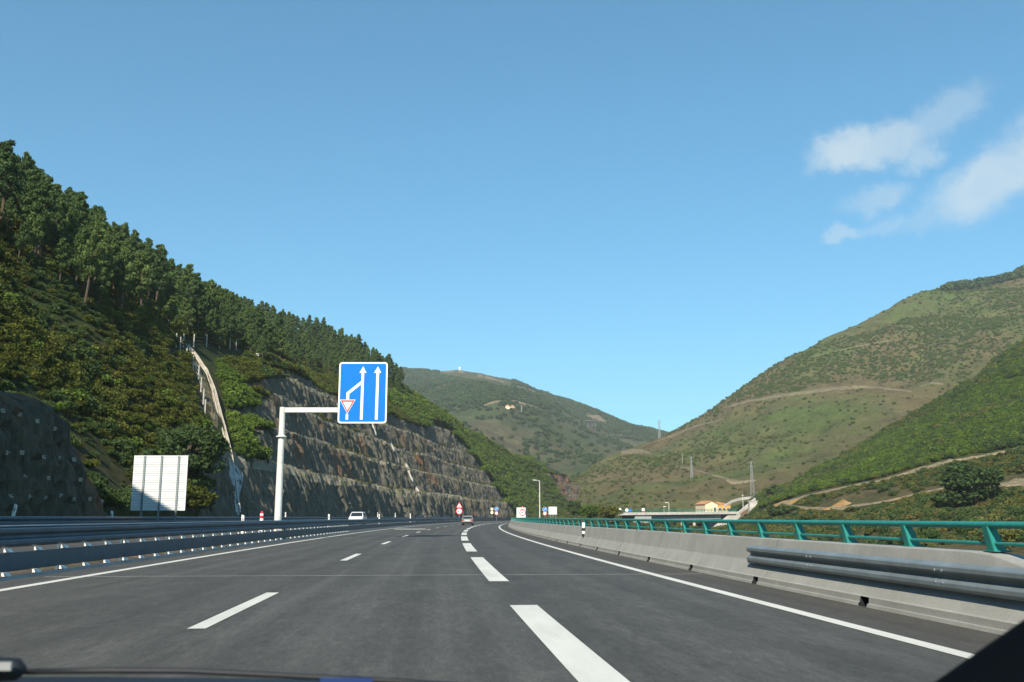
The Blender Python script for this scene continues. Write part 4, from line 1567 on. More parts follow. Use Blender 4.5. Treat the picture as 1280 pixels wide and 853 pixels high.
def flat(poly, y, name, mt):
    MB().prism([sg(*p) for p in poly], y - .004, y).build(name, mt, panel)


flat([(436, 730), (464, 730), (468, 240), (492, 240), (456, 172), (416, 240), (440, 240)], -.298, 'arrow', 'sign_white')
flat([(596, 730), (625, 730), (629, 240), (652, 240), (615, 172), (574, 240), (600, 240)], -.298, 'arrow', 'sign_white')
flat([(283, 730), (308, 730), (308, 670), (283, 670)], -.298, 'arrow', 'sign_white')
flat([(283, 520), (313, 520), (314, 462), (442, 360), (442, 322), (283, 448)], -.298, 'arrow', 'sign_white')
flat([(215, 522), (382, 522), (299, 668)], -.303, 'yield_triangle', 'sign_white')
flat([(224, 528), (374, 528), (299, 659)], -.308, 'yield_triangle', 'sign_red')
flat([(248, 545), (350, 545), (299, 634)], -.313, 'yield_triangle', 'sign_cream' if False else 'sign_white')
for dz in (-.9, -.3, .3, .9):
    MB().box(((sx0 + sx1) / 2, -.2, (sz0 + sz1) / 2 + dz), (W - .2, .06, .08)).build('stiffener', 'galvanised', panel)

# ------------------------------------------------------------------ white slatted sign seen from behind
BY = 72.0
pL, pR = at(164, 637, BY), at(231, 637, BY)
zt_, zb_ = at(198, 570, BY).z, at(198, 638, BY).z
bs = empty('direction_sign_back', ((pL.x + pR.x) / 2, BY, 0.15))
tag(bs, 'large white slatted back of a direction sign by the dark outcrop', 'road sign')
Wb = pR.x - pL.x
Hb = zt_ - zb_
ns = 24
sl = MB()
hs = Hb / ns
sl._add([(-Wb / 2, -.02, -hs * .442), (Wb / 2, -.02, -hs * .442), (Wb / 2, -.05, -hs * .18), (-Wb / 2, -.05, -hs * .18), (-Wb / 2, -.05, hs * .30), (Wb / 2, -.05, hs * .30), (Wb / 2, -.02, hs * .442), (-Wb / 2, -.02, hs * .442),
         (-Wb / 2, .02, -hs * .442), (Wb / 2, .02, -hs * .442), (Wb / 2, .02, hs * .442), (-Wb / 2, .02, hs * .442)],
        [(0, 1, 2, 3), (3, 2, 5, 4), (4, 5, 6, 7), (8, 11, 10, 9), (0, 8, 9, 1), (7, 6, 10, 11), (0, 3, 4, 7, 11, 8), (1, 9, 10, 6, 5, 2)])
s0 = sl.build('slat', 'aluminium', bs)
for k in range(ns):
    o = s0 if k == 0 else s0.copy()
    if k:
        COL.objects.link(o)
        o.parent = bs
    o.location = (0, 0, zb_ - .15 + hs * (k + .5))
m = MB()
m.box((0, .01, zb_ - .15 + Hb / 2), (Wb - .01, .02, Hb))
m.build('backing', 'steel_grey', bs)
m = MB()
for s_ in (-1, 1):
    m.box((s_ * (Wb / 2 + .012), -.015, zb_ - .15 + Hb / 2), (.025, .08, Hb + .05))
    m.box((0, -.015, zb_ - .15 + Hb / 2 + s_ * (Hb / 2 + .012)), (Wb, .08, .025))
m.build('frame', 'aluminium', bs)
for fx in (-.30, .02, .34):
    m = MB()
    hgt = zt_ - .15
    m.box((fx * Wb, -.12, hgt / 2), (.14, .02, hgt)); m.box((fx * Wb, -.06, hgt / 2), (.05, .12, hgt))
    m.build('post', 'galvanised', bs)


# ------------------------------------------------------------------ roadside posts
def marker(px_, Yq, o_, hgt, label, red=False, lean=0.0, zb=.15):
    e_ = empty('marker_post', vpt(Yq, o_, zb), heading(Yq))
    e_.rotation_euler = (0, lean, heading(Yq))
    tag(e_, label, 'marker post', 'white marker posts along the left carriageway')
    MB().prism([(-.07, 0), (.07, 0), (.07, hgt - .06), (-.07, hgt)], -.05, .05).build('body', 'white_paint' if not red else 'sign_red', e_)
    MB().box((0, -.052, hgt - .28), (.10, .006, .18)).build('reflector', 'steel_grey' if not red else 'white_paint', e_)
    return e_


def y_for(px_, o_):
    best = min(np.arange(20, 480, .25), key=lambda q: abs(float(project(pt(q, o_, 1.0)[None])[0][0]) - px_))
    return float(best)


for px_, o_, hgt, lab in ((12, -23.4, 1.75, 'leaning white marker post before the dark rock outcrop'), (140, -23.4, 1.5, 'short white marker post at the right foot of the outcrop'),
                          (303, -12.0, 1.2, 'white marker post just left of the gantry pole'), (357, -23.4, 1.7, 'slim white marker post just right of the gantry pole'), (411, -12.0, 1.35, 'white marker post left of the white car'),
                          (474, -12.0, 1.5, 'white marker post right of the white car'), (513, -12.0, 1.7, 'white marker post near the dark gully of the cutting'), (472, -23.4, 2.1, 'far white marker post under the tallest rock face'),
                          (494, -23.4, 2.1, 'tiny white marker post between the white car and the gully')):
    marker(px_, y_for(px_, o_), o_, hgt, lab, lean=.16 if px_ == 12 else 0)
e_ = empty('reflector_post', vpt(y_for(327, -12.2), -12.2, .15))
tag(e_, 'red and white reflector post left of the gantry pole', 'marker post')
MB().tube([(0, 0, 0), (0, 0, 1.28)], .11, 10).build('body', 'white_paint', e_)
MB().tube([(0, 0, 1.0), (0, 0, 1.16)], .118, 10).build('band', 'sign_red', e_)
MB().tube([(0, 0, 1.28), (0, 0, 1.42)], [.10, .05], 10).build('cap', 'sign_red', e_)


# ------------------------------------------------------------------ vehicles
def car_body(L, Wd, Hh, hood, rear, roof0, roof1, belt):
    """side outline lofted across the width, tumblehome above the belt line; +y is the front"""
    pr = [(-L / 2, .32), (-L / 2 - .02, .55), (-L / 2 + .03, belt - .04), (-L / 2 + rear, belt + .02), (roof0 - .05, Hh - .06), (roof0 + .25, Hh), (roof1 - .2, Hh - .01), (roof1, Hh - .07), (L / 2 - hood, belt + .04), (L / 2 - .25, belt - .12), (L / 2 - .03, .58), (L / 2, .32), (L / 2 - .1, .2), (-L / 2 + .1, .2)]
    vs, n = [], len(pr)
    secs = ((-1.0, 1), (-.92, 1), (.92, 1), (1.0, 1))
    for sx_, _ in secs:
        for (y, z) in pr:
            w = Wd / 2 * (1 - .20 * max(0, (z - belt)) / max(.1, Hh - belt))
            inset = .97 if abs(sx_) == 1 else 1.0
            vs.append((sx_ * w, y * (inset if z < belt else 1), z - (.03 if abs(sx_) == 1 and z > belt + .2 else 0)))
    fs = []
    for s_ in range(3):
        for k in range(n):
            fs.append((s_ * n + k, s_ * n + (k + 1) % n, (s_ + 1) * n + (k + 1) % n, (s_ + 1) * n + k))
    fs += [tuple(range(n - 1, -1, -1)), tuple(3 * n + k for k in range(n))]
    return MB()._add(vs, fs), pr


def make_car(name, paint, L=4.2, Wd=1.76, Hh=1.47, tall=False):
    root = empty(name)
    belt = .92 if not tall else 1.05
    hood = 1.35 if not tall else .95
    m, pr = car_body(L, Wd, Hh, hood, .12 if tall else .22, -L / 2 + (.35 if tall else .62), L / 2 - hood - (.45 if tall else .55), belt)
    body = m.build('body', paint, root, bevel=.02)
    r0, r1 = -L / 2 + (.35 if tall else .62), L / 2 - hood - (.45 if tall else .55)
    wz = lambda z: Wd / 2 * (1 - .20 * max(0, z - belt) / (Hh - belt))
    for s_ in (-1, 1):                               # side glass
        m = MB()
        q = [(r0 + .05, belt + .06), (r1 + .34, belt + .06), (r1 - .02, Hh - .14), (r0 + .22, Hh - .14)]
        m._add([(s_ * (wz(z) + .012), y, z) for y, z in q] + [(s_ * (wz(z) - .03), y, z) for y, z in q], [(0, 1, 2, 3), (7, 6, 5, 4), (0, 4, 5, 1), (1, 5, 6, 2), (2, 6, 7, 3), (3, 7, 4, 0)])
        m.build('side_window', 'car_glass', root)
    def slab(q0, q1, inset, nm, mt, depth=.014):
        d = Vector((0, q1[0] - q0[0], q1[1] - q0[1])).normalized()
        nrm = Vector((0, -d.z, d.y)) if q0[0] < 0 else Vector((0, d.z, -d.y))
        if nrm.z < 0:
            nrm = -nrm
        a_ = [(-wz(q0[1]) * inset, *q0), (wz(q0[1]) * inset, *q0), (wz(q1[1]) * inset, *q1), (-wz(q1[1]) * inset, *q1)]
        v = [Vector(p) + nrm * depth for p in a_] + [Vector(p) - nrm * .03 for p in a_]
        MB()._add(v, [(0, 1, 2, 3), (7, 6, 5, 4), (0, 4, 5, 1), (1, 5, 6, 2), (2, 6, 7, 3), (3, 7, 4, 0)]).build(nm, mt, root)
    rear = .12 if tall else .22
    slab((-L / 2 + rear + .03, belt + .08), (r0 - .08, Hh - .13), .88, 'rear_window', 'car_glass')
    slab((L / 2 - hood - .04, belt + .07), (r1 + .03, Hh - .11), .90, 'windscreen', 'car_glass')
    for s_ in (-1, 1):
        MB().box((s_ * (Wd / 2 - .17), -L / 2 - .01, belt - .16), (.24, .08, .26)).build('tail_lamp', 'red_lamp', root)
        MB().box((s_ * (Wd / 2 - .26), L / 2 - .13, .66), (.36, .22, .16)).build('headlamp', 'bright_white', root)
        MB().box((s_ * (Wd / 2 + .06), r1 + .30, belt + .10), (.16, .1, .13)).build('wing_mirror', 'black_plastic', root)
        for y in (-L / 2 + .75, L / 2 - .82):
            w_ = MB()
            vs = []
            for xx in (-.1, .1):
                vs += [(s_ * (Wd / 2 - .11) + xx, y + .31 * math.cos(k * math.pi / 9), .31 + .31 * math.sin(k * math.pi / 9)) for k in range(18)]
            w_._add(vs, [tuple(range(18)), tuple(range(35, 17, -1))] + [(k, (k + 1) % 18, 18 + (k + 1) % 18, 18 + k) for k in range(18)])
            wh = w_.build('wheel', 'tyre', root)
            vs = []
            for xx in (-.105, .105):
                vs += [(s_ * (Wd / 2 - .11) + xx, y + .19 * math.cos(k * math.pi / 6), .31 + .19 * math.sin(k * math.pi / 6)) for k in range(12)]
            MB()._add(vs, [tuple(range(12)), tuple(range(23, 11, -1))] + [(k, (k + 1) % 12, 12 + (k + 1) % 12, 12 + k) for k in range(12)]).build('rim', 'steel_grey', wh)
    MB().box((0, -L / 2 - .02, .40), (Wd * .94, .08, .24)).build('rear_bumper', 'black_plastic', root, bevel=.02)
    MB().box((0, -L / 2 - .03, belt - .20), (.52, .03, .12)).build('number_plate', 'number_plate', root)
    MB().box((0, L / 2 - .02, .40), (Wd * .92, .08, .22)).build('front_bumper', paint, root, bevel=.02)
    MB().box((0, L / 2 + .01, .50), (Wd * .5, .05, .10)).build('grille', 'black_plastic', root)
    return root


hatch = make_car('hatchback_car', 'silver_paint')
hatch.location = vpt(158, -2.0, 0)
hatch.rotation_euler = (0, 0, heading(158))
tag(hatch, 'small silver hatchback driving ahead in the middle lane', 'car')
van = make_car('white_car', 'white_car_paint', 4.3, 1.8, 1.72, True)
yv = y_for(447, -15.2)
van.location = vpt(yv, -15.2, .2)
van.rotation_euler = (0, 0, heading(yv) + math.pi)
tag(van, 'white boxy car coming the other way beyond the barrier', 'car')
dark = make_car('dark_car', 'dark_car_paint')
labs = ('dark car nearest the gully, leftmost in the oncoming row', 'second dark oncoming car from the left', 'third dark oncoming car, left of the triangular warning sign', 'dark oncoming car farthest right, beyond the silver hatchback')
for k, (px_, o_) in enumerate(((526, -15.0), (545, -15.2), (557, -19.0), (601, -15.0))):
    yv = y_for(px_, o_)
    c_ = dark if k == 0 else copy_tree(dark)
    c_.location = vpt(yv, o_, .2)
    c_.rotation_euler = (0, 0, heading(yv) + math.pi)
    tag(c_, labs[k], 'car', 'dark oncoming cars')

tk = empty('box_truck', vpt(288, 1.9, 0), heading(288))
tag(tk, 'white box truck seen from behind where the road bends right', 'truck')
MB().box((0, 0, 2.55), (2.6, 8.2, 2.9)).build('cargo_box', 'white_paint', tk, bevel=.04)
MB().box((1.32, 0, 2.5), (.03, 8.0, 2.6)).build('side_panel', 'shaded_side', tk)  # right side in darker teal, its shade put into the colour
for s_ in (-1, 1):
    MB().box((s_ * .63, -4.12, 2.5), (1.2, .05, 2.65)).build('rear_door', 'white_car_paint', tk)
    MB().box((s_ * 1.0, -4.1, .85), (.4, .1, .18)).build('tail_lamp', 'red_lamp', tk)
    for y in (-2.9, -1.7, 4.7):
        vs = []
        for xx in (-.15, .15):
            vs += [(s_ * 1.08 + xx, y + .5 * math.cos(k * math.pi / 8), .5 + .5 * math.sin(k * math.pi / 8)) for k in range(16)]
        MB()._add(vs, [tuple(range(16)), tuple(range(31, 15, -1))] + [(k, (k + 1) % 16, 16 + (k + 1) % 16, 16 + k) for k in range(16)]).build('wheel', 'tyre', tk)
MB().box((0, 0, .92), (1.1, 11.5, .25)).build('chassis', 'black_plastic', tk)
MB().box((0, 5.2, 1.95), (2.45, 1.9, 2.3)).build('cab', 'white_car_paint', tk, bevel=.1)
MB().box((0, 6.16, 2.4), (2.2, .04, .9)).build('windscreen', 'car_glass', tk)
MB().box((0, -4.15, .55), (2.3, .12, .16)).build('bumper', 'black_plastic', tk)


# ------------------------------------------------------------------ distant road signs and lamp posts
def sign_post(px_, o_, Yq, plates, label, hgt=None, zb=0.0):
    """plates: (kind, photo centre y, size m, x offset m)"""
    base = vpt(Yq, o_, zb)
    e_ = empty('traffic_sign', base)
    tag(e_, label, 'traffic sign')
    tops = []
    for kd, py_, sz_, dx in plates:
        z = at(px_, py_, base.y).z - zb
        tops.append(z + sz_ * .45)
        if kd == 'tri':
            P_ = [(dx - sz_ * .55, z - sz_ * .45), (dx + sz_ * .55, z - sz_ * .45), (dx, z + sz_ * .5)]
            p_ = MB().prism(P_, -.1, -.06).build('plate', 'sign_red', e_)
            c_ = (dx, z - sz_ * .13)
            MB().prism([(c_[0] + (a_ - c_[0]) * .66, c_[1] + (b_ - c_[1]) * .66) for a_, b_ in P_], -.112, -.104).build('face', 'sign_white', p_)
            MB().box((dx, -.118, z - sz_ * .16), (sz_ * .1, .008, sz_ * .3)).build('symbol', 'black_plastic', p_)
        else:
            rim, face, sym = {'red': ('sign_red', 'sign_white', 'black_plastic'), 'blue': ('sign_white', 'sign_blue', 'sign_white'), 'cream': ('black_plastic', 'sign_cream', None)}[kd]
            p_ = MB().disc((dx, z), sz_ / 2, -.1, -.06).build('plate', rim, e_)
            MB().disc((dx, z), sz_ * (.37 if kd == 'red' else .46), -.112, -.104).build('face', face, p_)
            if sym:
                if kd == 'red':
                    MB().box((dx - sz_ * .1, -.118, z), (sz_ * .26, .008, sz_ * .16)).build('symbol', sym, p_)
                    MB().box((dx + sz_ * .14, -.118, z), (sz_ * .14, .008, sz_ * .12)).build('symbol', 'sign_red', p_)
                else:
                    MB().box((dx, -.118, z), (sz_ * .7, .008, sz_ * .11), Matrix.Rotation(-.7, 3, 'Y')).build('symbol', sym, p_)
    xs = sorted({p[3] for p in plates})
    for x_ in xs:
        MB().tube([(x_, 0, 0), (x_, 0, max(tops))], .05, 8).build('pole', 'steel_grey', e_)


sign_post(574, -10.6, y_for(574, -10.6), (('tri', 631.6, 1.55, 0), ('red', 639.2, 1.6, 0)), 'triangular warning sign above a round no overtaking sign on the median', zb=.1)
yq = y_for(617, -10.6)
sign_post(617, -10.6, yq, (('cream', 636.6, 1.05, -.55), ('cream', 640.9, 1.05, -.55), ('blue', 636.4, 1.35, .95), ('red', 641.7, 1.25, .95)), 'paired pale discs beside blue and red round signs on the median', zb=.1)
sign_post(655, 5.6, 226, (('red', 641.2, 1.45, 0), ('tri', 635.0, 1.0, 0)), 'round no overtaking sign standing before the white truck', zb=-.3)
sign_post(681, 5.8, 330, (('blue', 637, 1.6, 0), ('red', 642, 1.4, 0)), 'blue round sign over a red ringed one by the lamp post', zb=-.3)

e_ = empty('panel_sign_back', at(691, 645, 345))
e_.location.z = 0
tag(e_, 'small grey back of a panel sign right of the lamp post', 'road sign')
b_ = at(691, 638.5, 345).z
MB().box((0, 0, b_), (2.9, .06, 2.7)).build('panel', 'aluminium', e_)
for x_ in (-.9, .1, 1.1):
    MB().box((x_, -.08, (b_ + 1.3) / 2), (.14, .08, b_ + 1.3)).build('post', 'steel_grey', e_)


def lamp_post(x, ytop, Yq, zb, arm, label, r_=.12):
    p = at(x, ytop, Yq)
    e_ = empty('street_lamp', (p.x, p.y, zb))
    tag(e_, label, 'street lamp')
    h_ = p.z - zb
    MB().tube([(0, 0, 0), (0, 0, h_ * .5), (0, 0, h_)], [r_ * 1.3, r_ * 1.1, r_ * .8], 8).build('column', 'weathered_white', e_)
    MB().tube([(0, 0, h_ - .1), (arm * .5, 0, h_ + .1), (arm, 0, h_ + .15)], r_ * .6, 6).build('arm', 'weathered_white', e_)
    MB().prism([(arm - .8, h_ + .05), (arm + .5, h_ + .05), (arm + .4, h_ + .3), (arm - .6, h_ + .32)], -.25, .25).build('lamp_head', 'weathered_white', e_)


lamp_post(674.5, 601, 338, -.5, -1.6, 'tall street lamp with an arm, at the bend before the red rock', .16)
lamp_post(836, 629, 372, 2.2, -.7, 'short lamp post standing on the viaduct deck', .09)
lamp_post(830, 634, 390, 2.2, .4, 'fainter thin post left of the viaduct lamp', .05)
for k, (x, y, lab) in enumerate(((783.5, 638, 'leftmost pair of small signs before the viaduct'), (787.5, 638.5, 'small blue sign at the left end of the viaduct'), (804, 637.5, 'small white and red sign on the viaduct'), (755, 639, 'tiny white sign left of the viaduct among bushes'), (775, 637, 'tiny white sign between the bushes and the viaduct'))):
    p = at(x, y, 360)
    e_ = empty('small_sign', (p.x, p.y, p.z - 2.2))
    tag(e_, lab, 'traffic sign')
    MB().tube([(0, 0, -1.2), (0, 0, 2.4)], .06, 6).build('pole', 'steel_grey', e_)
    MB().disc((0, 2.2), .62 if k < 3 else .45, -.1, -.05, 16).build('plate', ('sign_white', 'sign_blue', 'sign_white', 'sign_white', 'sign_white')[k], e_)
    if k == 2:
        MB().disc((0, 1.2), .5, -.1, -.05, 16).build('plate', 'sign_red', e_)


# ------------------------------------------------------------------ viaduct, house, walls across the valley
vA, vB = at(762, 641.5, 352), at(922, 640, 376)
vd = empty('viaduct', vA)
tag(vd, 'concrete viaduct with teal railing crossing the valley on the right', 'viaduct')
dv = vB - vA
Lv = dv.length
rv_ = Matrix.Rotation(math.atan2(dv.y, dv.x), 3, 'Z')
vd.rotation_euler = (0, -math.atan2(dv.z, math.hypot(dv.x, dv.y)), math.atan2(dv.y, dv.x))
MB().box((Lv / 2, 5, -.25), (Lv, 10, .5)).build('deck', 'deck_concrete', vd)
MB().box((Lv / 2, -.12, -.35), (Lv, .24, .95)).build('edge_beam', 'pale_concrete', vd)
MB().box((Lv / 2 + 6, 5, -1.55), (Lv - 26, 7.2, 2.05)).build('girder', 'deck_concrete', vd)
for x_ in (20, 26.5, 33, 38.5):
    for y_ in (2.6, 7.4):
        MB().tube([(x_, y_, -14), (x_, y_, -2.4)], .55, 10).build('pier', 'pale_concrete', vd)
MB().prism([(11.0, -.85), (18, -.85), (18, -4.5), (14, -6), (11.0, -6)], .3, 9.6).build('abutment', 'deck_concrete', vd)
MB().prism([(Lv - 4, -.85), (Lv + 1.5, -.5), (Lv + 1.5, -6), (Lv - 9, -6)], .3, 9.6).build('abutment', 'pale_concrete', vd)
for z_ in (.55, 1.05):
    MB().tube([(0, -.1, z_), (Lv, -.1, z_)], .07, 6).build('rail', 'teal_paint', vd)
    MB().tube([(0, 10.1, z_), (Lv, 10.1, z_)], .07, 6).build('rail', 'teal_paint', vd)
m = MB()
for x_ in np.arange(0, Lv, 1.6):
    m.box((x_, -.1, .5), (.12, .1, 1.1))
tag(m.build('rail_post', 'teal_paint', vd), kind='stuff')

hp = at(881.5, 641, 392)
hs_ = empty('hillside_house', (hp.x, hp.y, hp.z - 1.0), R(14))
tag(hs_, 'small ochre and cream gabled house above the viaduct', 'house')
MB().prism([(0, 0), (5.6, 0), (5.6, 4.3), (2.8, 5.5), (0, 4.3)], 0, 9).build('wall', 'cream_wall', hs_)
# the long side faces the camera's right: an ochre wing
MB().box((8.4, 4.6, 2.1), (5.8, 8.8, 4.2)).build('wing', 'ochre_wall', hs_)
MB().prism([(5.4, 4.15), (11.6, 4.0), (11.6, 4.2), (5.4, 5.4)], .05, 9.2).build('wing_roof', 'tile_roof', hs_)
m = MB()
m._add([(-.3, -.3, 4.25), (2.8, -.3, 5.62), (2.8, 9.3, 5.62), (-.3, 9.3, 4.25), (5.9, -.3, 4.25), (5.9, 9.3, 4.25),
        (-.3, -.3, 4.40), (2.8, -.3, 5.78), (2.8, 9.3, 5.78), (-.3, 9.3, 4.40), (5.9, -.3, 4.40), (5.9, 9.3, 4.40)],
       [(0, 1, 2, 3), (1, 4, 5, 2), (6, 9, 8, 7), (7, 8, 11, 10), (0, 6, 7, 1), (1, 7, 10, 4), (3, 2, 8, 9), (2, 5, 11, 8), (0, 3, 9, 6), (4, 10, 11, 5)])
m.build('roof', 'tile_roof', hs_)
for (x_, z_, w__, h__) in ((4.3, 2.2, .8, 1.7), (6.6, 2.3, .9, 1.0), (8.4, 2.3, .9, 1.0), (10.2, 2.3, .9, 1.0)):
    yy_ = -.02 if x_ < 5.6 else .18
    fr = MB().box((x_, yy_, z_), (w__ + .2, .08, h__ + .2)).build('window', 'white_paint', hs_)
    MB().box((x_, yy_ - .045, z_), (w__, .02, h__)).build('pane', 'car_glass', fr)


def wall_run(name, pts, hgt, th, mt, label, cat='wall'):
    """free standing wall along points given in the photo with distance"""
    P_ = [at(*p) for p in pts]
    e_ = empty(name, P_[0])
    tag(e_, label, cat)
    for q, (a_, b_) in enumerate(zip(P_[:-1], P_[1:])):
        m = MB()
        d = (b_ - a_)
        s_ = Vector((d.y, -d.x, 0)).normalized() * th
        h0, h1 = hgt[q], hgt[q + 1]
        vs = [a_, b_, b_ + Vector((0, 0, h1)), a_ + Vector((0, 0, h0))]
        vs = [v - P_[0] for v in vs]
        m._add(vs + [v - s_ for v in vs], [(0, 1, 2, 3), (7, 6, 5, 4), (0, 4, 5, 1), (1, 5, 6, 2), (2, 6, 7, 3), (3, 7, 4, 0)])
        m.build('wall_panel', mt, e_)


wall_run('ramp_wall', [(906, 634, 388), (916, 628.5, 392), (926, 625.5, 396), (938, 624, 398), (947, 623.5, 399)], [.6, .9, 1.0, 1.0, .8], .6, 'pale_concrete', 'pale curved ramp wall climbing right of the ochre house')
wall_run('retaining_wall', [(922, 645, 372), (930, 639, 374), (938, 633.5, 376), (945, 631, 378)], [1.0, 1.2, 1.6, 2.6], .6, 'pale_concrete', 'short white retaining wall beside the end of the viaduct')
cbx = empty('concrete_chamber', at(941, 640, 374))
tag(cbx, 'small white concrete block below the lattice pylon', 'structure')
MB().box((0, 0, 1.6), (3.0, 3.0, 4.6)).build('block', 'pale_concrete', cbx, bevel=.06)
MB().box((0, 0, 4.0), (3.4, 3.4, .3)).build('slab', 'pale_concrete', cbx)
drape('bare_earth', BV_A, [(908, 634), (918, 628), (935, 626), (946, 625)], [(908, 642), (918, 642), (935, 634), (946, 630)], 'brown_earth', .3, 2.0)
drape('bare_earth', BV_A, [(920, 650), (930, 640), (945, 634)], [(920, 668), (930, 660), (945, 640)], 'brown_earth', .3, 2.0)


def pylon(x, ytop, ybot, Yq, label, wide=.11, arms=2):
    b, tp = at(x, ybot, Yq), at(x, ytop, Yq)
    h_ = tp.z - b.z
    e_ = empty('lattice_pylon', b)
    tag(e_, label, 'pylon', 'power line pylons')
    w0, w1 = h_ * wide, h_ * .022
    r_ = max(.05, Yq * 0.00016)
    for sx_ in (-1, 1):
        for sy_ in (-1, 1):
            MB().tube([(sx_ * w0 / 2, sy_ * w0 / 2, -h_ * .06), (sx_ * w1 / 2, sy_ * w1 / 2, h_)], [r_ * 1.3, r_], 4).build('leg', 'steel_grey', e_)
    m = MB()
    n = 9
    for k in range(n):
        za, zb2 = h_ * (k / n) ** .85, h_ * ((k + 1) / n) ** .85
        wa, wb = w0 + (w1 - w0) * za / h_, w0 + (w1 - w0) * zb2 / h_
        for s_ in (-1, 1):
            m.tube([(-wa / 2, s_ * wa / 2, za), (wb / 2, s_ * wb / 2, zb2)], r_ * .7, 3)
            m.tube([(wa / 2, s_ * wa / 2, za), (-wb / 2, s_ * wb / 2, zb2)], r_ * .7, 3)
    m.build('bracing', 'steel_grey', e_)
    for k in range(arms):
        z = h_ * (.97 - .12 * k)
        a_ = h_ * .085
        MB().tube([(-a_, 0, z), (0, 0, z + h_ * .012), (a_, 0, z)], r_, 4).build('crossarm', 'steel_grey', e_)
        for s_ in (-1, 1):
            MB().tube([(s_ * a_, 0, z), (s_ * a_, 0, z - h_ * .04)], r_ * .8, 4).build('insulator', 'steel_grey', e_)


pylon(941, 577, 624, 398, 'nearest lattice pylon, above the white concrete walls')
pylon(865, 571, 600, 640, 'lattice pylon halfway up the slope above the ochre house')
pylon(824.5, 525, 549, 1010, 'lattice pylon standing in the gap on the skyline')
pylon(613.5, 506, 522, 1280, 'left of two faint pylons on the distant mountain')
pylon(652, 507, 529, 1240, 'right of two faint pylons on the distant mountain')
for k, (x, yt, yb_, Yq, bv, lab) in enumerate(((960, 594, 606, 600, BV_A, 'thin utility pole right of the nearest pylon'), (929, 618, 636, 392, None, 'utility pole before the brown earth by the viaduct'), (902, 630, 641, 396, None, 'utility pole just left of the ochre house roof'), (853, 567, 577, 720, None, 'short pole left of the middle pylon'), (955, 640, 655, 330, None, 'thin wooden pole in the scrub below the track'))):
    b, tp = at(x, yb_, Yq), at(x, yt, Yq)
    e_ = empty('utility_pole', b)
    tag(e_, lab, 'pole')
    h_ = tp.z - b.z
    MB().tube([(0, 0, -.8), (0, 0, h_)], [.16, .11], 7).build('shaft', 'timber_post', e_)
    MB().box((0, 0, h_ - .4), (1.3, .12, .12)).build('crossarm', 'timber_post', e_)

# mast on the distant summit, houses and a small viaduct on the distant mountain
p = at(574.5, 463.5, 2195)
e_ = empty('summit_mast', p)
tag(e_, 'tiny white mast on the distant bare summit', 'mast')
MB().tube([(0, 0, -4), (0, 0, 9)], [1.6, 1.2], 8).build('tower', 'white_paint', e_)
MB().box((0, 0, 6), (5, 2, 2.4)).build('antenna', 'white_paint', e_)
for k, (x, y) in enumerate(((634.5, 511), (640.5, 511.5))):
    h = BV_C.ray_cast(CAMP, ray(x, y))
    if h[0] is not None:
        e_ = empty('distant_house', h[0] - Vector((0, 0, 1)))
        tag(e_, ('left' if k == 0 else 'right') + ' of two tiny red roofed houses on the distant slope', 'house')
        MB().box((0, 0, 2.0), (5.5, 5, 4)).build('wall', 'cream_wall', e_)
        MB().prism([(-3.2, 3.9), (3.2, 3.9), (0, 6.2)], -2.9, 2.9).build('roof', 'tile_roof', e_)
p = at(732, 526.5, 1500)
e_ = empty('distant_viaduct', p)
tag(e_, 'tiny dark viaduct high on the distant mountain', 'viaduct')
MB().box((9, 0, 0), (22, 8, 1.8)).build('deck', 'dark_concrete', e_)
for x_ in (4, 10, 15):
    MB().box((x_, 0, -5), (2.2, 3, 9)).build('pier', 'dark_concrete', e_)


# ------------------------------------------------------------------ drain stairs, fences and chutes on the left
def on_left(x, y, lift=0.0):
    h = BV_L.ray_cast(CAMP, ray(x, y))
    if h[0] is None:
        return None
    return h[0] + Vector((0, 0, lift))


def channel(name, pts, w, dep_, mt, label, mt2=None, split=0):
    C = [on_left(*p) for p in pts]
    C = [c for c in C if c is not None]
    e_ = empty(name, C[0])
    tag(e_, label, 'drain')

    def ribbon(Cs, nm, mt_):
        m = MB()
        vs = []
        for k, c in enumerate(Cs):
            d = (Cs[min(k + 1, len(Cs) - 1)] - Cs[max(k - 1, 0)])
            s_ = Vector((d.y, -d.x, 0))
            if s_.length < 1e-4:
                s_ = Vector((0, 1, 0))
            s_ = s_.normalized()
            ww = w * (1 + .12 * math.sin(k * 2.3))
            prof = ((-ww * .5 - .25, -.6), (-ww * .5 - .16, .50), (-ww * .5, .50), (-ww * .42, dep_), (ww * .42, dep_), (ww * .5, .50), (ww * .5 + .16, .50), (ww * .5 + .25, -.6))
            vs += [c + s_ * a_ + Vector((0, 0, b_)) - C[0] for a_, b_ in prof]
        n = 8
        fs = [(k * n + j, k * n + j + 1, (k + 1) * n + j + 1, (k + 1) * n + j) for k in range(len(Cs) - 1) for j in range(n - 1)]
        m._add(vs, fs)
        m.build(nm, mt_, e_)
    # finer points
    fine = []
    for a_, b_ in zip(C[:-1], C[1:]):
        for q in range(4):
            fine.append(a_.lerp(b_, q / 4))
    fine.append(C[-1])
    if mt2:
        n_ = int(len(fine) * split)
        ribbon(fine[:n_ + 1], 'lower_run', mt2)
        ribbon(fine[n_:], 'upper_run', mt)
    else:
        ribbon(fine, 'trough', mt)
    return C


CC = channel('hill_drain', CHAN, .30, .15, 'stained_concrete', 'pale concrete drain running down the scrub slope behind the white sign', 'pale_concrete', .24)
drape('bare_earth', BV_L, [(238, 442), (244, 446), (252, 458), (260, 474), (266, 494), (272, 520)], [(238, 446), (244, 462), (252, 492), (260, 520), (266, 532), (272, 536)], 'track_earth', .12, 1.0)
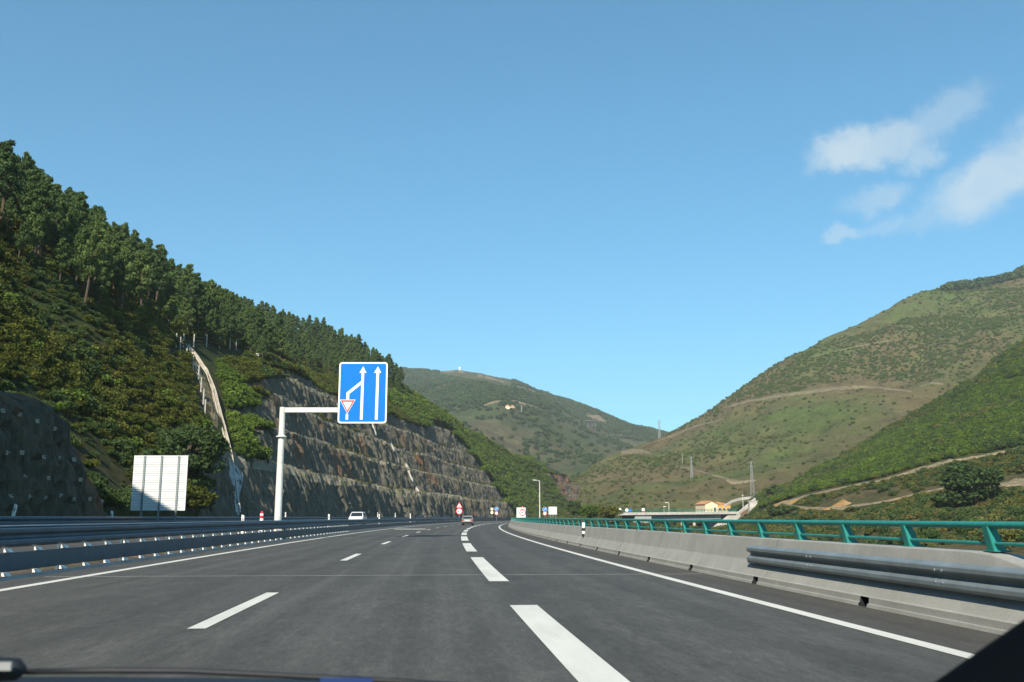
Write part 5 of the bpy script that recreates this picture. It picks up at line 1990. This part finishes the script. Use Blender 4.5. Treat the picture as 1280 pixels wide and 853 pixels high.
# sprayed concrete around its foot
drape('shotcrete_apron', BV_L, [(286, 580), (290, 576), (298, 580), (303, 588)], [(286, 590), (290, 618), (298, 622), (303, 606)], 'shotcrete', .12, 1.0)
drape('rubble_slope', BV_L, [(262, 628), (275, 612), (284, 604)], [(262, 645), (275, 645), (284, 645)], 'rock', .25, 2.0)
channel('cutting_chute', [(523, 616), (519, 609), (515, 600), (511, 590), (507, 581)], .35, .2, 'pale_concrete', 'longer pale drain chute down the second face of the rock cutting')
channel('upper_chute', [(498, 578), (495, 569), (492, 562), (489, 556)], .3, .2, 'pale_concrete', 'pale drain chute above the longer one on the rock cutting')
channel('short_chute', [(470, 543), (467, 535), (465, 529)], .25, .2, 'pale_concrete', 'short pale drain chute just below the blue sign')


def fence(pts, label, hgt=1.9, r_=.09):
    Q = [on_left(*p) for p in pts]
    Q = [q for q in Q if q is not None]
    if not Q:
        return
    e_ = empty('post_fence', Q[0])
    tag(e_, label, 'fence')
    for q in Q:
        MB().tube([q - Q[0] - Vector((0, 0, .4)), q - Q[0] + Vector((0, 0, hgt))], [r_, r_ * .8], 6).build('post', 'timber_post', e_)
    for z in (.5, 1.1, 1.7):
        m = MB()
        for a_, b_ in zip(Q[:-1], Q[1:]):
            if (a_ - b_).length < 25:
                m.tube([a_ - Q[0] + Vector((0, 0, z)), b_ - Q[0] + Vector((0, 0, z))], .012, 3)
        if m.v:
            m.build('wire', 'steel_grey', e_)


fence([(220, 434), (229, 434), (242, 434), (258, 434), (274, 436), (287, 437), (295, 438)], 'short post fence across the slope at the top of the drain', 2.3, .11)
fence([(225, 438), (233, 452), (241, 462), (248, 474), (251, 490), (254, 506), (256, 520)], 'post fence descending left of the concrete drain', 2.2, .1)
fence([(328, 447), (336, 452), (345, 458), (356, 466), (366, 472)], 'row of fence posts along the top left of the rock cutting', 1.9)
fence([(505, 487), (515, 497), (525, 508), (534, 516), (545, 528)], 'row of fence posts above the far half of the cutting', 2.0)
ol = on_left(316, 446)
if ol is not None:
    e_ = empty('drain_outlet', ol)
    tag(e_, 'small white concrete outlet at the top left of the cutting', 'drain')
    MB().box((0, 0, .5), (2.6, .5, .35)).build('lintel', 'pale_concrete', e_)
    MB().box((1.2, 0, 0), (.3, .5, 1.2)).build('jamb', 'pale_concrete', e_)
    MB().box((-1.2, 0, .2), (.3, .5, .8)).build('jamb', 'pale_concrete', e_)
drape('dirt_track', BV_L, [(358, 461), (368, 449), (380, 437)], [(358, 470), (368, 465), (380, 446)], 'dirt', .3, 2.0)


# ------------------------------------------------------------------ single trees and big bushes
def big_bush(name, x, y, Yq, bv, size, mat, seed, label, cat='bush', n=2600, leaf=.05):
    p = None
    if bv is not None:
        h = bv.ray_cast(CAMP, ray(x, y))
        p = h[0]
    if p is None:
        p = at(x, y, Yq)
    rg = np.random.default_rng(seed)
    C = []
    tr = MB()
    tr.tube([(0, 0, -.1), (0.01, 0, .15), (.02, .01, .45)], [.05, .04, .015], 7)
    for k in range(26):
        a_ = rg.random() * 6.28; q = .36 * math.sqrt(rg.random()); z = .18 + .62 * rg.random() * (1 - .7 * q)
        r0 = .10 + .10 * rg.random()
        c0 = (q * math.cos(a_), q * math.sin(a_), z)
        C.append(blob_points(n // 26, c0, (r0, r0, r0 * .8), rg, .5))
        tr.tube([(0.01, 0, .12 + .2 * rg.random()), c0], [.012, .004], 4, caps=False)
    V, F = leaf_quads(np.concatenate(C), leaf, rg)
    e_ = empty(name, p - Vector((0, 0, .15 * size[2] * .2)))
    e_.scale = size
    tag(e_, label, cat)
    o = tr.build('trunk', 'bark', e_)
    link_mesh('crown', np_mesh('crown', V, F, mat), e_)


big_bush('broad_bush', 232, 596, 0, BV_L, (8.5, 7, 8.0), 'dark_leaves', 1, 'big dark green bush between the white sign and the drain', n=5000, leaf=.036)
big_bush('broad_bush', 240, 636, 0, BV_L, (6, 5, 3.4), 'scrub_leaves', 2, 'low olive bush at the slope foot right of the white sign', n=2600)
big_bush('round_tree', 719, 646, 330, None, (6.5, 6, 7.0), 'dark_leaves', 3, 'rounded dark tree beside the road right of the panel sign', 'tree', n=2600)
big_bush('broad_bush', 738, 648, 300, None, (9, 8, 5.5), 'green_leaves', 4, 'green bush right of the rounded roadside tree', n=2600)
big_bush('broad_bush', 764, 650, 290, None, (9, 8, 5.0), 'scrub_leaves', 5, 'olive bush left of the viaduct abutment', n=2600)
big_bush('spreading_tree', 1218, 636, 0, BV_A, (18, 15, 12.5), 'dark_leaves', 6, 'big dark spreading tree on the bank behind the railing', 'tree', n=6000, leaf=.032)
big_bush('round_tree', 968, 622, 0, BV_A, (9, 8, 6), 'dark_leaves', 7, 'greyish tree clump right of the nearest pylon', 'tree')
big_bush('broad_bush', 975, 648, 0, BV_A, (8, 8, 5), 'dark_leaves', 8, 'dark bush below the track near the retaining wall')

# ------------------------------------------------------------------ the car the photograph was taken from
own = empty('camera_car', (0, 1.0, 0))
tag(own, 'dark edge of the camera car with wiper and pillar along the bottom', 'car')


def opx(x, y, Yq):
    return at(x, y, Yq) - Vector((0, 1.0, 0))


MB().tube([opx(1076, 1100, .80), opx(1196, 1012, .80), opx(1308, 931, .80), opx(1416, 854, .80), opx(1536, 767, .80)], .08, 20).build('pillar', 'shaded_interior', own, smooth=True)
m = MB()
m.tube([opx(30, 840, 1.05), opx(130, 838.5, 1.06), opx(234, 839, 1.07), opx(360, 845, 1.08), opx(500, 852, 1.09), opx(640, 862, 1.10)], .0032, 8)
m.build('dash_line', 'black_plastic', own, smooth=True)  # dark tube standing in for a thin reflection along the bottom
m = MB()
m.tube([opx(-60, 838, 1.02), opx(-10, 837, 1.02), opx(22, 837, 1.02), opx(31, 838, 1.02)], [.0125, .0125, .011, .004], 12)
m.build('wiper_hub', 'black_plastic', own, smooth=True)
MB().box(opx(-4, 833, 1.0), (.03, .004, .008)).build('wiper_cap', 'steel_grey', own)
m = MB()
N_ = 24
vs, fs = [], []
for k in range(N_ + 1):
    x = -80 + 640 * k / N_
    yt = np.interp(x, [-80, 100, 300, 400, 560], [846, 846, 848, 850, 857])
    vs += [opx(x, yt, 1.35), opx(x, yt + 1.5, 1.33), opx(x, yt + 40, 1.15), opx(x, yt + 44, 1.36)]
for k in range(N_):
    for j in range(4):
        fs.append((k * 4 + j, k * 4 + (j + 1) % 4, (k + 1) * 4 + (j + 1) % 4, (k + 1) * 4 + j))
fs += [(0, 1, 2, 3), tuple(N_ * 4 + j for j in (3, 2, 1, 0))]
m._add(vs, fs).build('cowl', 'black_plastic', own)
MB().box(opx(433, 852, 1.04), (.054, .002, .007)).build('blue_strip', 'navy_blue', own)  # small flat navy strip at the bottom edge

# ------------------------------------------------------------------ light summer haze
hz = MB().box((0, 1450, 240), (7400, 6100, 602))
hzm = bpy.data.materials.new('haze_air')
hzm.use_nodes = True
hn, hl = hzm.node_tree.nodes, hzm.node_tree.links
hn.clear()
ho = hn.new('ShaderNodeOutputMaterial')
hv = hn.new('ShaderNodeVolumePrincipled')
hv.inputs['Color'].default_value = (0.86, 0.93, 1.0, 1)
hv.inputs['Density'].default_value = 0.000125
hv.inputs['Anisotropy'].default_value = 0.0
hl.new(hv.outputs[0], ho.inputs['Volume'])
MATS['haze_air'] = hzm
tag(hz.build('haze', 'haze_air'), kind='stuff')
